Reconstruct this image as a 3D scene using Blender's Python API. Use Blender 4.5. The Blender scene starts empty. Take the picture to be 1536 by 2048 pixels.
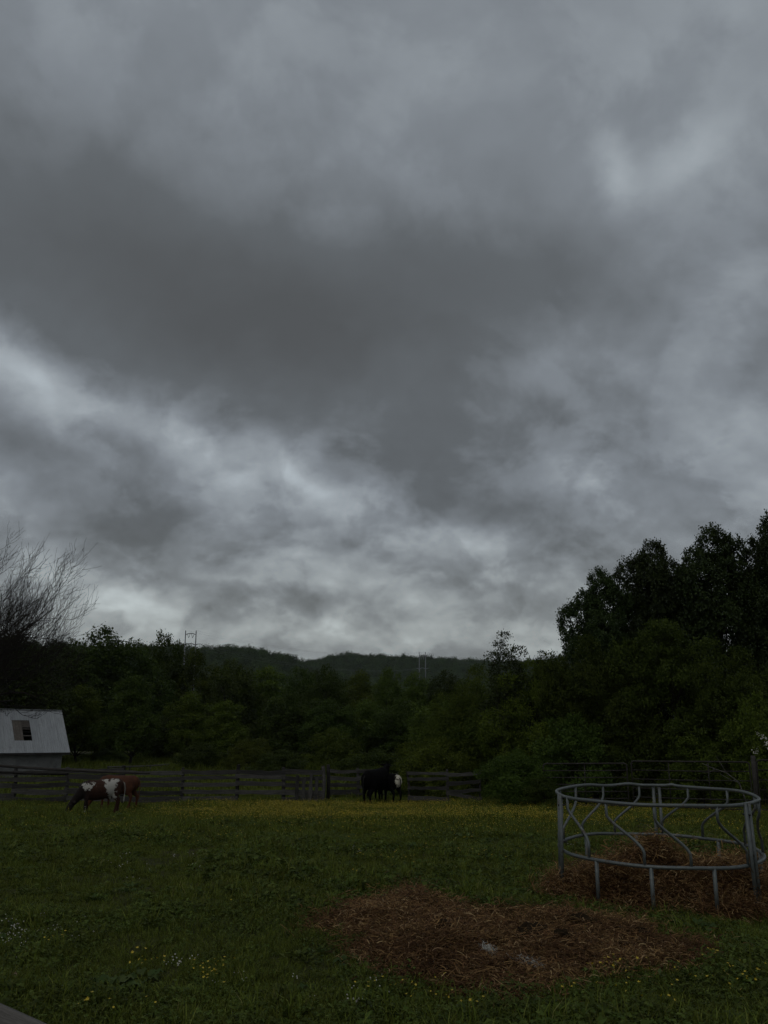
import bpy, bmesh, math, random
import numpy as np
from mathutils import Vector, Matrix

R = math.radians
PI = math.pi
S = bpy.context.scene
COL = S.collection
rng = np.random.default_rng(11)
random.seed(5)

# ------------------------------------------------------------------ camera
PITCH = R(12.0)
CAMZ = 2.0
FPX = 1540.0                      # focal length in pixels of the 1536 x 2048 photograph
cam_d = bpy.data.cameras.new('camera')
cam = bpy.data.objects.new('camera', cam_d)
COL.objects.link(cam)
cam.location = (0, 0, CAMZ)
cam.rotation_euler = (R(90) + PITCH, 0, 0)
cam_d.sensor_fit = 'VERTICAL'
cam_d.sensor_height = 24.0
cam_d.lens = 24.0 * FPX / 2048.0
cam_d.clip_start = 0.05
cam_d.clip_end = 9000
S.camera = cam

# ------------------------------------------------------------------ sky
SUN_EL, SUN_AZ = R(48), R(-150)
S.view_settings.view_transform = 'Standard'
S.view_settings.look = 'None'
S.view_settings.exposure = -1.6
S.view_settings.gamma = 1
S.view_settings.use_curve_mapping = False
S.render.engine = 'CYCLES'
S.cycles.max_bounces = 4
S.cycles.use_adaptive_sampling = True
S.cycles.adaptive_threshold = .03
S.cycles.diffuse_bounces = 2
S.cycles.transparent_max_bounces = 6


class NT:
    """small helper to write node graphs as expressions"""
    def __init__(self, tree):
        self.t = tree

    def new(self, kind, **kw):
        n = self.t.nodes.new(kind)
        for k, v in kw.items():
            setattr(n, k, v)
        return n

    def put(self, sock, v):
        if isinstance(v, bpy.types.NodeSocket):
            self.t.links.new(v, sock)
        elif v is not None:
            sock.default_value = v

    def m(self, op, a, b=None, c=None, clamp=False):
        n = self.new('ShaderNodeMath', operation=op, use_clamp=clamp)
        for i, v in enumerate((a, b, c)):
            if v is not None:
                self.put(n.inputs[i], v)
        return n.outputs[0]

    def v(self, op, a, b=None):
        n = self.new('ShaderNodeVectorMath', operation=op)
        self.put(n.inputs[0], a)
        if b is not None:
            if op == 'SCALE':
                self.put(n.inputs['Scale'], b)
            else:
                self.put(n.inputs[1], b)
        return n.outputs[0]

    def xyz(self, x, y, z):
        n = self.new('ShaderNodeCombineXYZ')
        for i, v in enumerate((x, y, z)):
            self.put(n.inputs[i], v)
        return n.outputs[0]

    def noise(self, vec, scale, detail=4, rough=.5, dist=0.0, color=False):
        n = self.new('ShaderNodeTexNoise')
        self.put(n.inputs['Vector'], vec)
        n.inputs['Scale'].default_value = scale
        n.inputs['Detail'].default_value = detail
        n.inputs['Roughness'].default_value = rough
        n.inputs['Distortion'].default_value = dist
        return n.outputs['Color'] if color else n.outputs[0]

    def ramp(self, fac, stops, interp='LINEAR'):
        n = self.new('ShaderNodeValToRGB')
        n.color_ramp.interpolation = interp
        el = n.color_ramp.elements
        while len(el) < len(stops):
            el.new(0.5)
        for e, (p, c) in zip(el, stops):
            e.position = p
            e.color = (*c, 1) if len(c) == 3 else c
        self.put(n.inputs[0], fac)
        return n.outputs[0]

    def mix(self, fac, a, b, blend='MIX'):
        n = self.new('ShaderNodeMix', data_type='RGBA', blend_type=blend)
        self.put(n.inputs[0], fac)
        self.put(n.inputs[6], a)
        self.put(n.inputs[7], b)
        return n.outputs[2]

    def rng(self, v, a, b, c=0.0, d=1.0, smooth=True):
        n = self.new('ShaderNodeMapRange', interpolation_type='SMOOTHSTEP' if smooth else 'LINEAR')
        self.put(n.inputs[0], v)
        for i, q in enumerate((a, b, c, d)):
            n.inputs[i + 1].default_value = q
        return n.outputs[0]


world = bpy.data.worlds.new('World')
S.world = world
world.use_nodes = True
wt = world.node_tree
wt.nodes.clear()
W = NT(wt)
dirn = W.new('ShaderNodeTexCoord').outputs['Generated']
sp = W.new('ShaderNodeSeparateXYZ')
wt.links.new(dirn, sp.inputs[0])
dx, dy, dz = sp.outputs
zc = W.m('MAXIMUM', dz, 0.0)
den = W.m('ADD', zc, 0.68)
# billows: a cloud layer seen from below whose lumps have depth of their own
q = W.xyz(W.m('DIVIDE', dx, den), W.m('DIVIDE', dy, den), 0.0)
RAD = 180 / PI
az = W.m('MULTIPLY', W.m('ARCTAN2', dx, dy), RAD)
el = W.m('MULTIPLY', W.m('ARCSINE', dz), RAD)
# wispy warp of the large cloud shapes
wa = W.new('ShaderNodeSeparateColor')
wt.links.new(W.noise(q, 4.6, 6, .56, 0.0, color=True), wa.inputs[0])
damp = W.rng(el, 0, 22, .35, 1.0)
azw = W.m('ADD', az, W.m('MULTIPLY', W.m('MULTIPLY', W.m('SUBTRACT', wa.outputs[0], .5), 11), damp))
elw = W.m('ADD', el, W.m('MULTIPLY', W.m('MULTIPLY', W.m('SUBTRACT', wa.outputs[1], .5), 9), damp))
# large cloud masses: (azimuth, elevation, half width, half height, tilt, amount) in degrees
MASSES = [
    (-13.9, 28.7, 27.1, 8.1, -6, -0.36),
    (-6.7, 24.1, 14.7, 5.6, -10, -0.26),
    (8.6, 28.5, 12.7, 4.1, 0, -0.14),
    (-27.7, 29.4, 11.1, 5.6, 0, -0.1),
    (5.7, 42.3, 40.2, 7.4, 0, 0.05),
    (-26.1, 20.2, 6.7, 2.0, -25, 0.26),
    (-16.6, 17.2, 9.0, 1.8, -26, 0.3),
    (-4.9, 13.4, 8.0, 1.5, -27, 0.22),
    (-29.0, 23.7, 5.3, 2.2, -20, 0.14),
    (3.8, 10.1, 6.0, 1.2, -20, 0.14),
    (5.1, 15.1, 9.6, 3.5, -30, -0.2),
    (9.8, 10.9, 6.1, 2.1, -15, -0.2),
    (-24.6, 15.3, 5.8, 2.8, -10, -0.24),
    (-17.7, 10.2, 5.7, 2.4, 0, -0.3),
    (-4.7, 5.3, 4.9, 1.0, 0, -0.12),
    (-11.3, 5.7, 3.0, 1.1, 0, -0.1),
    (4.1, 4.0, 4.5, 0.7, 0, -0.08),
    (18.5, 34.8, 1.6, 3.0, 20, 0.2),
    (24.8, 35.9, 3.7, 1.3, 25, 0.16),
    (27.4, 26.0, 2.9, 2.6, 0, 0.1),
    (16.0, 23.4, 5.3, 1.5, 25, 0.08),
    (15.5, 14.6, 1.9, 1.9, -30, 0.14),
    (10.1, 7.8, 3.0, 1.5, -20, 0.16),
    (-18.6, 5.5, 7.1, 1.7, 0, 0.14),
    (-2.5, 2.7, 52.1, 1.7, 0, 0.2),
    (-7.8, 8.4, 4.5, 1.5, -10, 0.08),
]
tot = None
azel = W.xyz(azw, elw, 0.0)
for (a0, e0, sa, se, tl, amt) in MASSES:
    mp = W.new('ShaderNodeMapping', vector_type='TEXTURE')
    wt.links.new(azel, mp.inputs[0])
    mp.inputs[1].default_value = (a0, e0, 0)
    mp.inputs[2].default_value = (0, 0, R(tl))
    mp.inputs[3].default_value = (sa, se, 1)
    dt = W.new('ShaderNodeVectorMath', operation='DOT_PRODUCT')
    wt.links.new(mp.outputs[0], dt.inputs[0])
    wt.links.new(mp.outputs[0], dt.inputs[1])
    g = W.m('POWER', 0.36788, dt.outputs['Value'])
    tot = W.m('MULTIPLY', g, amt) if tot is None else W.m('MULTIPLY_ADD', g, amt, tot)
n1 = W.noise(q, 5.0, 7, .52, .15)
n2 = W.noise(q, 15.0, 4, .58)
# lit rims and shaded bases of the lumps: the same field compared with itself a little nearer the zenith
qz = W.v('MULTIPLY', q, (.955, .955, 1))
emb = W.m('SUBTRACT', n1, W.noise(qz, 5.0, 7, .52, .15))
# separate torn patches of lower cloud
pat = W.rng(W.noise(W.v('ADD', q, (3.1, 7.7, 0)), 6.2, 8, .55, .25), .45, .56)
# small heaped clouds in rows low over the hills
lowv = W.xyz(W.m('MULTIPLY', az, .24), W.m('MULTIPLY', el, .36), 4.0)
low = W.noise(lowv, 1.0, 5, .48, .2)
lowe = W.m('SUBTRACT', low, W.noise(W.v('ADD', lowv, (0, .16, 0)), 1.0, 5, .48, .2))
lowk = W.rng(el, 4, 18, 1.0, 0.0)
lowf = W.m('MULTIPLY', W.m('ADD', W.m('MULTIPLY', W.m('SUBTRACT', low, .5), .42), W.m('MULTIPLY', lowe, .55)), lowk)
calm = W.rng(tot, -.45, .0, .40, 1.0)          # the heavy cloud base is smooth
det = W.m('ADD', W.m('MULTIPLY', W.m('SUBTRACT', n1, .5), .50), W.m('MULTIPLY', W.m('SUBTRACT', n2, .5), .16))
det = W.m('ADD', det, W.m('ADD', W.m('MULTIPLY', emb, .80), W.m('MULTIPLY', W.m('SUBTRACT', pat, .5), -.17)))
det = W.m('MULTIPLY', det, W.rng(el, 14, 32, 1.0, .48))
f = W.m('ADD', W.m('ADD', W.m('ADD', .50, lowf), W.m('MULTIPLY', tot, 1.10)), W.m('MULTIPLY', det, calm))
f = W.m('MULTIPLY_ADD', f, .8, .1, clamp=True)
SK = 7.2
cloud = W.ramp(f, [(0.0, (.074 * SK, .079 * SK, .083 * SK)), (.25, (.100 * SK, .110 * SK, .119 * SK)),
                   (.5, (.180 * SK, .200 * SK, .222 * SK)), (.72, (.285 * SK, .317 * SK, .343 * SK)), (1.0, (.47 * SK, .53 * SK, .57 * SK))])
# the far sky low down is seen through more air and is slightly warmer
cloud = W.mix(W.rng(el, 1, 14, .8, 0.0), cloud, W.mix(1.0, cloud, (1.06, 1.03, .93, 1), 'MULTIPLY'))
sky = W.new('ShaderNodeTexSky', sky_type='NISHITA')
sky.sun_disc = False
sky.sun_elevation = SUN_EL
sky.sun_rotation = SUN_AZ
skyc = W.mix(.96, sky.outputs[0], W.v('SCALE', cloud, 5.0))
bg = W.new('ShaderNodeBackground')
bg.inputs[1].default_value = 0.1
wt.links.new(skyc, bg.inputs[0])
wo = W.new('ShaderNodeOutputWorld')
wt.links.new(bg.outputs[0], wo.inputs[0])
world.cycles.sampling_method = 'MANUAL'
world.cycles.sample_map_resolution = 128

sun_d = bpy.data.lights.new('sun', 'SUN')
sun = bpy.data.objects.new('sun', sun_d)
COL.objects.link(sun)
sun_d.energy = 1.1
sun_d.angle = R(60)
sun_d.color = (1.0, .97, .93)
sdir = Vector((math.sin(SUN_AZ) * math.cos(SUN_EL), math.cos(SUN_AZ) * math.cos(SUN_EL), math.sin(SUN_EL)))
sun.rotation_euler = sdir.to_track_quat('Z', 'Y').to_euler()


# ------------------------------------------------------------------ helpers
def tag(o, label=None, cat=None, group=None, kind=None):
    if label: o['label'] = label
    if cat: o['category'] = cat
    if group: o['group'] = group
    if kind: o['kind'] = kind
    return o


def link(o, parent=None):
    COL.objects.link(o)
    if parent is not None:
        o.parent = parent
    return o


def empty(name, loc=(0, 0, 0), rz=0.0):
    o = bpy.data.objects.new(name, None)
    o.empty_display_size = .2
    link(o)
    o.location = loc
    o.rotation_euler = (0, 0, rz)
    return o


def np_mesh(name, V, Fc, mat=None, smooth=False, tint=None):
    """fast mesh from numpy arrays; Fc is (n,3) or (n,4) or a list of such arrays"""
    me = bpy.data.meshes.new(name)
    V = np.asarray(V, dtype=np.float32)
    Fs = Fc if isinstance(Fc, list) else [Fc]
    Fs = [np.asarray(f, dtype=np.int32) for f in Fs if len(f)]
    me.vertices.add(len(V))
    me.vertices.foreach_set('co', V.ravel())
    loops = np.concatenate([f.ravel() for f in Fs])
    sizes = np.concatenate([np.full(len(f), f.shape[1], dtype=np.int32) for f in Fs])
    starts = np.concatenate([[0], np.cumsum(sizes)[:-1]]).astype(np.int32)
    me.loops.add(len(loops))
    me.loops.foreach_set('vertex_index', loops)
    me.polygons.add(len(sizes))
    me.polygons.foreach_set('loop_start', starts)
    me.polygons.foreach_set('loop_total', sizes)
    if smooth:
        me.polygons.foreach_set('use_smooth', np.ones(len(sizes), dtype=bool))
    if tint is not None:
        a = me.attributes.new('tint', 'FLOAT', 'POINT')
        a.data.foreach_set('value', np.asarray(tint, dtype=np.float32))
    me.update(calc_edges=True)
    if mat is not None:
        me.materials.append(mat)
    return me


def obj(name, me, parent=None, loc=None):
    o = bpy.data.objects.new(name, me)
    link(o, parent)
    if loc is not None:
        o.location = loc
    return o


class MB:
    """collects simple solids into one mesh"""
    def __init__(self):
        self.v = []
        self.f = []

    def add(self, vs, fs):
        b = len(self.v)
        self.v += [tuple(p) for p in vs]
        self.f += [tuple(b + i for i in q_) for q_ in fs]

    def box(self, c, s, rot=None):
        hx, hy, hz = s[0] / 2, s[1] / 2, s[2] / 2
        vs = [Vector((x * hx, y * hy, z * hz)) for z in (-1, 1) for y in (-1, 1) for x in (-1, 1)]
        if rot is not None:
            vs = [rot @ p for p in vs]
        c = Vector(c)
        self.add([p + c for p in vs], [(0, 2, 3, 1), (4, 5, 7, 6), (0, 1, 5, 4), (2, 6, 7, 3), (0, 4, 6, 2), (1, 3, 7, 5)])

    def tube(self, pts, rad, n=8, closed=False, caps=True):
        pts = [Vector(p) for p in pts]
        m = len(pts)
        rads = rad if isinstance(rad, (list, tuple)) else [rad] * m
        base = len(self.v)
        prev = None
        for i in range(m):
            a = pts[(i - 1) % m] if (closed or i > 0) else pts[i]
            b = pts[(i + 1) % m] if (closed or i < m - 1) else pts[i]
            t = (b - a).normalized()
            if prev is None:
                r_ = Vector((0, 0, 1)) if abs(t.z) < .9 else Vector((1, 0, 0))
                x = t.cross(r_).normalized()
            else:
                x = (prev - t * prev.dot(t)).normalized()
            prev = x
            y = t.cross(x)
            for k in range(n):
                a_ = 2 * PI * k / n
                self.v.append(tuple(pts[i] + (x * math.cos(a_) + y * math.sin(a_)) * rads[i]))
        for i in range(m if closed else m - 1):
            j = (i + 1) % m
            for k in range(n):
                k2 = (k + 1) % n
                self.f.append((base + i * n + k, base + i * n + k2, base + j * n + k2, base + j * n + k))
        if caps and not closed:
            self.f.append(tuple(base + k for k in range(n))[::-1])
            self.f.append(tuple(base + (m - 1) * n + k for k in range(n)))

    def mesh(self, name, mat=None, smooth=False):
        me = bpy.data.meshes.new(name)
        me.from_pydata(self.v, [], self.f)
        if smooth:
            me.polygons.foreach_set('use_smooth', [True] * len(me.polygons))
        if mat is not None:
            me.materials.append(mat)
        me.update()
        return me

    def obj(self, name, mat=None, parent=None, smooth=False, loc=None):
        return obj(name, self.mesh(name, mat, smooth), parent, loc)


# lattice noise, vectorised
_perm = np.random.default_rng(3).random((256, 256)).astype(np.float64)


def vnoise(x, y):
    x = np.asarray(x, dtype=float); y = np.asarray(y, dtype=float)
    xi = np.floor(x).astype(int); yi = np.floor(y).astype(int)
    fx = x - xi; fy = y - yi
    fx = fx * fx * (3 - 2 * fx); fy = fy * fy * (3 - 2 * fy)
    g = lambda a, b: _perm[a % 256, b % 256]
    return ((g(xi, yi) * (1 - fx) + g(xi + 1, yi) * fx) * (1 - fy) +
            (g(xi, yi + 1) * (1 - fx) + g(xi + 1, yi + 1) * fx) * fy) * 2 - 1


# ------------------------------------------------------------------ terrain height
_py = np.array([-40, -10, 0, 10.25, 20, 33, 45, 60, 80, 120, 250, 500, 700, 5000.])
_pz = np.array([.6, .25, 0, -.62, -1.60, -3.1, -4.2, -5.3, -6.4, -9., -22, -24, -24, -24.])
_ty = np.linspace(-40, 800, 3361)
_tz = np.interp(_ty, _py, _pz)
_k = np.exp(-.5 * (np.arange(-40, 41) / 14.) ** 2); _k /= _k.sum()
_tz = np.convolve(np.pad(_tz, 40, mode='edge'), _k, mode='valid')
# crest lines of the two wooded ridges: azimuth in degrees -> height of the bare ground
_r1a = np.array([-40, -30, -20, -14, -10, -7.2, -5.4, -3, 0, 10, 40.])
_r1z = np.array([26, 24, 21, 20.5, 21.0, 14.5, 4, -8, -16, -20, -22.])
_r2a = np.array([-40, -14, -7.2, -6, -4.7, -2, 1, 4, 6.5, 9, 14, 25, 40.])
_r2z = np.array([-6, -6, -4, 6, 19.5, 24.0, 20.5, 17, 13, 11, 20, 22, 24.])


def terrain(x, y):
    x = np.asarray(x, dtype=float); y = np.asarray(y, dtype=float)
    z = np.interp(y, _ty, _tz)
    near = np.clip(1 - y / 70, 0, 1) * np.clip((y + 4) / 8, 0, 1)
    z = z + near * (.05 * vnoise(x * .45 + 3, y * .45) + .025 * vnoise(x * 1.7, y * 1.7 + 9) + .012 * vnoise(x * 5, y * 5))
    d = np.hypot(x, np.maximum(y, 1))
    a = np.degrees(np.arctan2(x, np.maximum(y, 1)))
    c1 = np.interp(a, _r1a, _r1z) + 24
    c2 = np.interp(a, _r2a, _r2z) + 24
    g1 = np.exp(-((d - 860) / 150) ** 2)
    g2 = np.exp(-((d - 1180) / 170) ** 2)
    z = z + np.maximum(c1 * g1, c2 * g2) + np.clip((d - 350) / 300, 0, 1) * 2.0 * vnoise(x / 60, y / 60)
    return z


def tz(x, y):
    return float(terrain(np.array([x]), np.array([y]))[0])


_f = np.array([0, math.cos(PITCH), math.sin(PITCH)])
_u = np.array([0, -math.sin(PITCH), math.cos(PITCH)])


def ray(px, py):
    return _f + np.array([1., 0, 0]) * (px - 768) / FPX + _u * (1024 - py) / FPX


def at(px, py, Y):
    """the point at distance Y ahead that is seen at photograph position px, py"""
    d = ray(px, py)
    return Vector((d[0] / d[1] * Y, Y, CAMZ + d[2] / d[1] * Y))


def ground_at(px, py):
    """where that line of sight meets the ground"""
    d = ray(px, py)
    lo, hi = 1.0, 200.0
    Ys = np.linspace(2, 120, 2400)
    zz = CAMZ + d[2] / d[1] * Ys - terrain(d[0] / d[1] * Ys, Ys)
    i = int(np.argmax(zz < 0))
    Y = Ys[i]
    x = d[0] / d[1] * Y
    return Vector((x, Y, tz(x, Y)))


# ------------------------------------------------------------------ materials
def mat(name, build, rough=.8, spec=.3):
    m = bpy.data.materials.new(name)
    m.use_nodes = True
    t = m.node_tree
    b = t.nodes['Principled BSDF']
    b.inputs['Roughness'].default_value = rough
    b.inputs['Specular IOR Level'].default_value = spec
    n = NT(t)
    n.bsdf = b
    n.out = t.nodes['Material Output']
    n.obj = lambda: n.new('ShaderNodeTexCoord').outputs['Object']
    n.pos = lambda: n.new('ShaderNodeNewGeometry').outputs['Position']
    c = build(n)
    if c is not None:
        n.put(b.inputs['Base Color'], c if isinstance(c, bpy.types.NodeSocket) else (*c, 1))
    return m


def bump(n, h, strength=.4, dist=.02):
    b = n.new('ShaderNodeBump')
    b.inputs['Strength'].default_value = strength
    b.inputs['Distance'].default_value = dist
    n.put(b.inputs['Height'], h)
    n.put(n.bsdf.inputs['Normal'], b.outputs[0])


def leaf_mat(name, stops, trans=.25, rough=.6, spec=.08, vary=.55):
    def build(n):
        a = n.new('ShaderNodeAttribute', attribute_name='tint')
        inf = n.new('ShaderNodeObjectInfo')
        c = n.ramp(a.outputs['Fac'], stops)
        hs = n.new('ShaderNodeHueSaturation')
        n.put(hs.inputs['Color'], n.mix(1.0, c, inf.outputs['Color'], 'MULTIPLY') if name.startswith('leaf') and name != 'leaf_far' else c)
        n.put(hs.inputs['Value'], n.m('ADD', 1 - vary * .5, n.m('MULTIPLY', inf.outputs['Random'], vary)))
        n.put(hs.inputs['Hue'], n.m('ADD', .488, n.m('MULTIPLY', inf.outputs['Random'], .024)))
        c = hs.outputs[0]
        tr = n.new('ShaderNodeBsdfTranslucent')
        n.put(tr.inputs[0], c)
        ms = n.new('ShaderNodeMixShader')
        ms.inputs[0].default_value = trans
        n.t.links.new(n.bsdf.outputs[0], ms.inputs[1])
        n.t.links.new(tr.outputs[0], ms.inputs[2])
        n.t.links.new(ms.outputs[0], n.out.inputs[0])
        return c
    return mat(name, build, rough, spec)


M = {}
M['leaf_pear'] = leaf_mat('leaf_pear', [(0, (.022, .035, .008)), (.6, (.042, .062, .014)), (1, (.068, .090, .022))], .18, .5, .15)
M['leaf_locust'] = leaf_mat('leaf_locust', [(0, (.038, .054, .008)), (.6, (.074, .098, .014)), (1, (.112, .136, .022))], .30)
M['leaf_oak'] = leaf_mat('leaf_oak', [(0, (.034, .052, .009)), (.6, (.064, .090, .015)), (1, (.100, .128, .025))], .26)
M['leaf_bush'] = leaf_mat('leaf_bush', [(0, (.038, .058, .009)), (.6, (.072, .102, .015)), (1, (.112, .142, .026))], .28)
M['leaf_far'] = leaf_mat('leaf_far', [(0, (.030, .050, .014)), (.6, (.055, .084, .022)), (1, (.085, .112, .030))], .1, .8, .1)
M['grass'] = leaf_mat('grass', [(0, (.053, .068, .010)), (.55, (.106, .130, .019)), (.9, (.158, .178, .032)), (1, (.23, .21, .075))], .28, .6, .08, .8)
M['clover'] = leaf_mat('clover', [(0, (.038, .058, .010)), (.6, (.074, .100, .018)), (1, (.120, .145, .032))], .25, .6, .10, .75)
M['weed'] = leaf_mat('weed', [(0, (.030, .050, .014)), (.6, (.052, .080, .022)), (1, (.085, .115, .036))], .2, .6, .08, .3)
M['hay'] = leaf_mat('hay', [(0, (.060, .030, .012)), (.5, (.165, .088, .036)), (.85, (.26, .150, .064)), (1, (.38, .26, .135))], .1, .8, .08, .7)
M['buttercup'] = mat('buttercup', lambda n: (.50, .36, .010), .35, .5)
M['net'] = mat('net', lambda n: (.38, .37, .32), .7)
M['white_bloom'] = mat('white_bloom', lambda n: (.55, .53, .46), .6)


def _bark(n):
    p = n.obj()
    a = n.noise(n.v('MULTIPLY', p, (6, 6, 1.4)), 2.2, 6, .65)
    bump(n, a, .8, .03)
    return n.ramp(a, [(.25, (.014, .012, .010)), (.6, (.036, .030, .025)), (.85, (.065, .057, .048))])
M['bark'] = mat('bark', _bark, .95, .1)


def _soil(n):
    p = n.pos()
    a = n.noise(p, .35, 6, .6)
    b = n.noise(p, 9.0, 5, .7)
    c = n.ramp(a, [(.3, (.026, .032, .009)), (.5, (.040, .044, .014)), (.7, (.056, .048, .024))])
    c = n.mix(n.rng(b, .5, .75), c, (.034, .028, .014, 1))
    bump(n, b, .7, .05)
    return c
M['pasture'] = mat('pasture', _soil, .95, .1)


def _wood(base, hi):
    def build(n):
        p = n.obj()
        inf = n.new('ShaderNodeObjectInfo')
        p2 = n.v('ADD', n.v('MULTIPLY', p, (1.2, 14, 14)), n.xyz(n.m('MULTIPLY', inf.outputs['Random'], 40), 3.0, 0.0))
        a = n.noise(p2, 1.8, 7, .68, .4)
        b = n.noise(n.v('ADD', p, n.xyz(n.m('MULTIPLY', inf.outputs['Random'], 90), 0.0, 0.0)), 1.6, 4, .6)
        c = n.ramp(a, [(.25, tuple(k * .45 for k in base)), (.5, base), (.78, hi)])
        c = n.mix(n.rng(b, .45, .75, 0, .55), c, (base[0] * .5, base[1] * .55, base[2] * .42, 1))
        hs = n.new('ShaderNodeHueSaturation')
        n.put(hs.inputs['Color'], c)
        n.put(hs.inputs['Value'], n.m('ADD', .6, n.m('MULTIPLY', inf.outputs['Random'], .75)))
        bump(n, a, .6, .012)
        return hs.outputs[0]
    return build
M['old_board'] = mat('old_board', _wood((.060, .056, .051), (.125, .117, .107)), .9, .15)
M['dark_wood'] = mat('dark_wood', _wood((.035, .031, .028), (.075, .068, .06)), .9, .15)
M['near_rail'] = mat('near_rail', _wood((.085, .078, .070), (.20, .185, .17)), .9, .15)


def _steel(n):
    p = n.obj()
    a = n.noise(p, 5.0, 6, .65)
    b = n.noise(p, 34.0, 4, .6)
    c = n.ramp(a, [(.3, (.074, .084, .079)), (.6, (.115, .128, .121)), (.8, (.175, .188, .178))])
    c = n.mix(n.rng(n.m('ADD', n.m('MULTIPLY', a, .5), n.m('MULTIPLY', b, .5)), .53, .64, 0, .8), c, (.075, .048, .030, 1))
    n.put(n.bsdf.inputs['Roughness'], n.rng(b, .3, .8, .35, .65))
    n.put(n.bsdf.inputs['Metallic'], .35)
    bump(n, b, .25, .004)
    return c
M['feeder_steel'] = mat('feeder_steel', _steel, .5, .5)


def _pipe(n):
    a = n.noise(n.obj(), 6.0, 6, .65)
    return n.ramp(a, [(.3, (.014, .011, .009)), (.55, (.030, .025, .021)), (.8, (.06, .054, .050))])
M['rusty_pipe'] = mat('rusty_pipe', _pipe, .75, .3)


def _roof(n):
    p = n.obj()
    inf = n.new('ShaderNodeObjectInfo')
    a = n.noise(n.v('MULTIPLY', p, (7, 1.0, 1.0)), 1.3, 6, .6)
    b = n.noise(p, 3.0, 6, .65)
    c = n.ramp(a, [(.25, (.28, .285, .285)), (.55, (.38, .385, .385)), (.8, (.46, .465, .46))])
    c = n.mix(n.rng(b, .55, .75, 0, .5), c, (.22, .205, .19, 1))
    hs = n.new('ShaderNodeHueSaturation')
    n.put(hs.inputs['Color'], c)
    n.put(hs.inputs['Value'], n.m('ADD', .95, n.m('MULTIPLY', inf.outputs['Random'], .10)))
    return hs.outputs[0]
M['tin'] = mat('tin', _roof, .5, .4)


def _wallm(n):
    p = n.obj()
    a = n.noise(p, 1.4, 7, .65)
    b = n.noise(p, 14.0, 5, .6)
    bump(n, b, .5, .02)
    return n.ramp(n.m('ADD', n.m('MULTIPLY', a, .75), n.m('MULTIPLY', b, .25)), [(.3, (.11, .108, .10)), (.5, (.19, .188, .178)), (.7, (.27, .265, .25))])
M['barn_wall'] = mat('barn_wall', _wallm, .95, .1)
M['barn_board'] = mat('barn_board', _wood((.12, .10, .085), (.19, .165, .145)), .9, .15)
M['dark_inside'] = mat('dark_inside', lambda n: (.008, .007, .006), .95, .05)


def _galv(n):
    return n.ramp(n.noise(n.obj(), .3, 4), [(.3, (.15, .155, .16)), (.7, (.22, .225, .23))])
M['pylon'] = mat('pylon', _galv, .6, .3)
M['wire'] = mat('wire', lambda n: (.20, .205, .21), .6, .3)


def _dung(n):
    a = n.noise(n.obj(), 14, 6, .7)
    bump(n, a, .8, .02)
    return n.ramp(a, [(.3, (.010, .007, .004)), (.7, (.036, .024, .013))])
M['dung'] = mat('dung', _dung, .95, .03)


def _haybase(n):
    p = n.pos()
    a = n.noise(p, 3.0, 6, .65)
    b = n.noise(p, 42.0, 4, .6, 1.5)
    c = n.ramp(a, [(.3, (.030, .017, .009)), (.55, (.080, .045, .021)), (.75, (.125, .074, .034))])
    c = n.mix(n.rng(b, .5, .8, 0, .7), c, (.15, .095, .045, 1))
    bump(n, b, .9, .04)
    return c
M['hay_base'] = mat('hay_base', _haybase, .95, .1)

# ------------------------------------------------------------------ the ground
def axis(fine, step, grow, far):
    a = list(np.arange(0, fine, step))
    s = step
    while a[-1] < far:
        s *= grow
        a.append(a[-1] + s)
    return np.array(a)
gy = np.concatenate([-axis(4, .5, 1.4, 40)[1:][::-1], axis(38, .22, 1.035, 2200)])
gxp = axis(18, .25, 1.06, 2000)
gx = np.concatenate([-gxp[1:][::-1], gxp])
GX, GY = np.meshgrid(gx, gy)
GZ = terrain(GX, GY)
nx, ny = len(gx), len(gy)
idx = np.arange(nx * ny).reshape(ny, nx)
Fq = np.stack([idx[:-1, :-1], idx[:-1, 1:], idx[1:, 1:], idx[1:, :-1]], -1).reshape(-1, 4)
ground = obj('pasture', np_mesh('pasture', np.stack([GX, GY, GZ], -1).reshape(-1, 3), Fq, M['pasture'], True))
tag(ground, 'green pasture ground falling away to the valley and hills', 'pasture', kind='structure')

# ------------------------------------------------------------------ scattering by geometry nodes
def src_collection(name, meshes):
    c = bpy.data.collections.new(name)
    for i, me in enumerate(meshes):
        o = bpy.data.objects.new(f'{name}_{i:02d}', me)
        c.objects.link(o)
    return c


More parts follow.
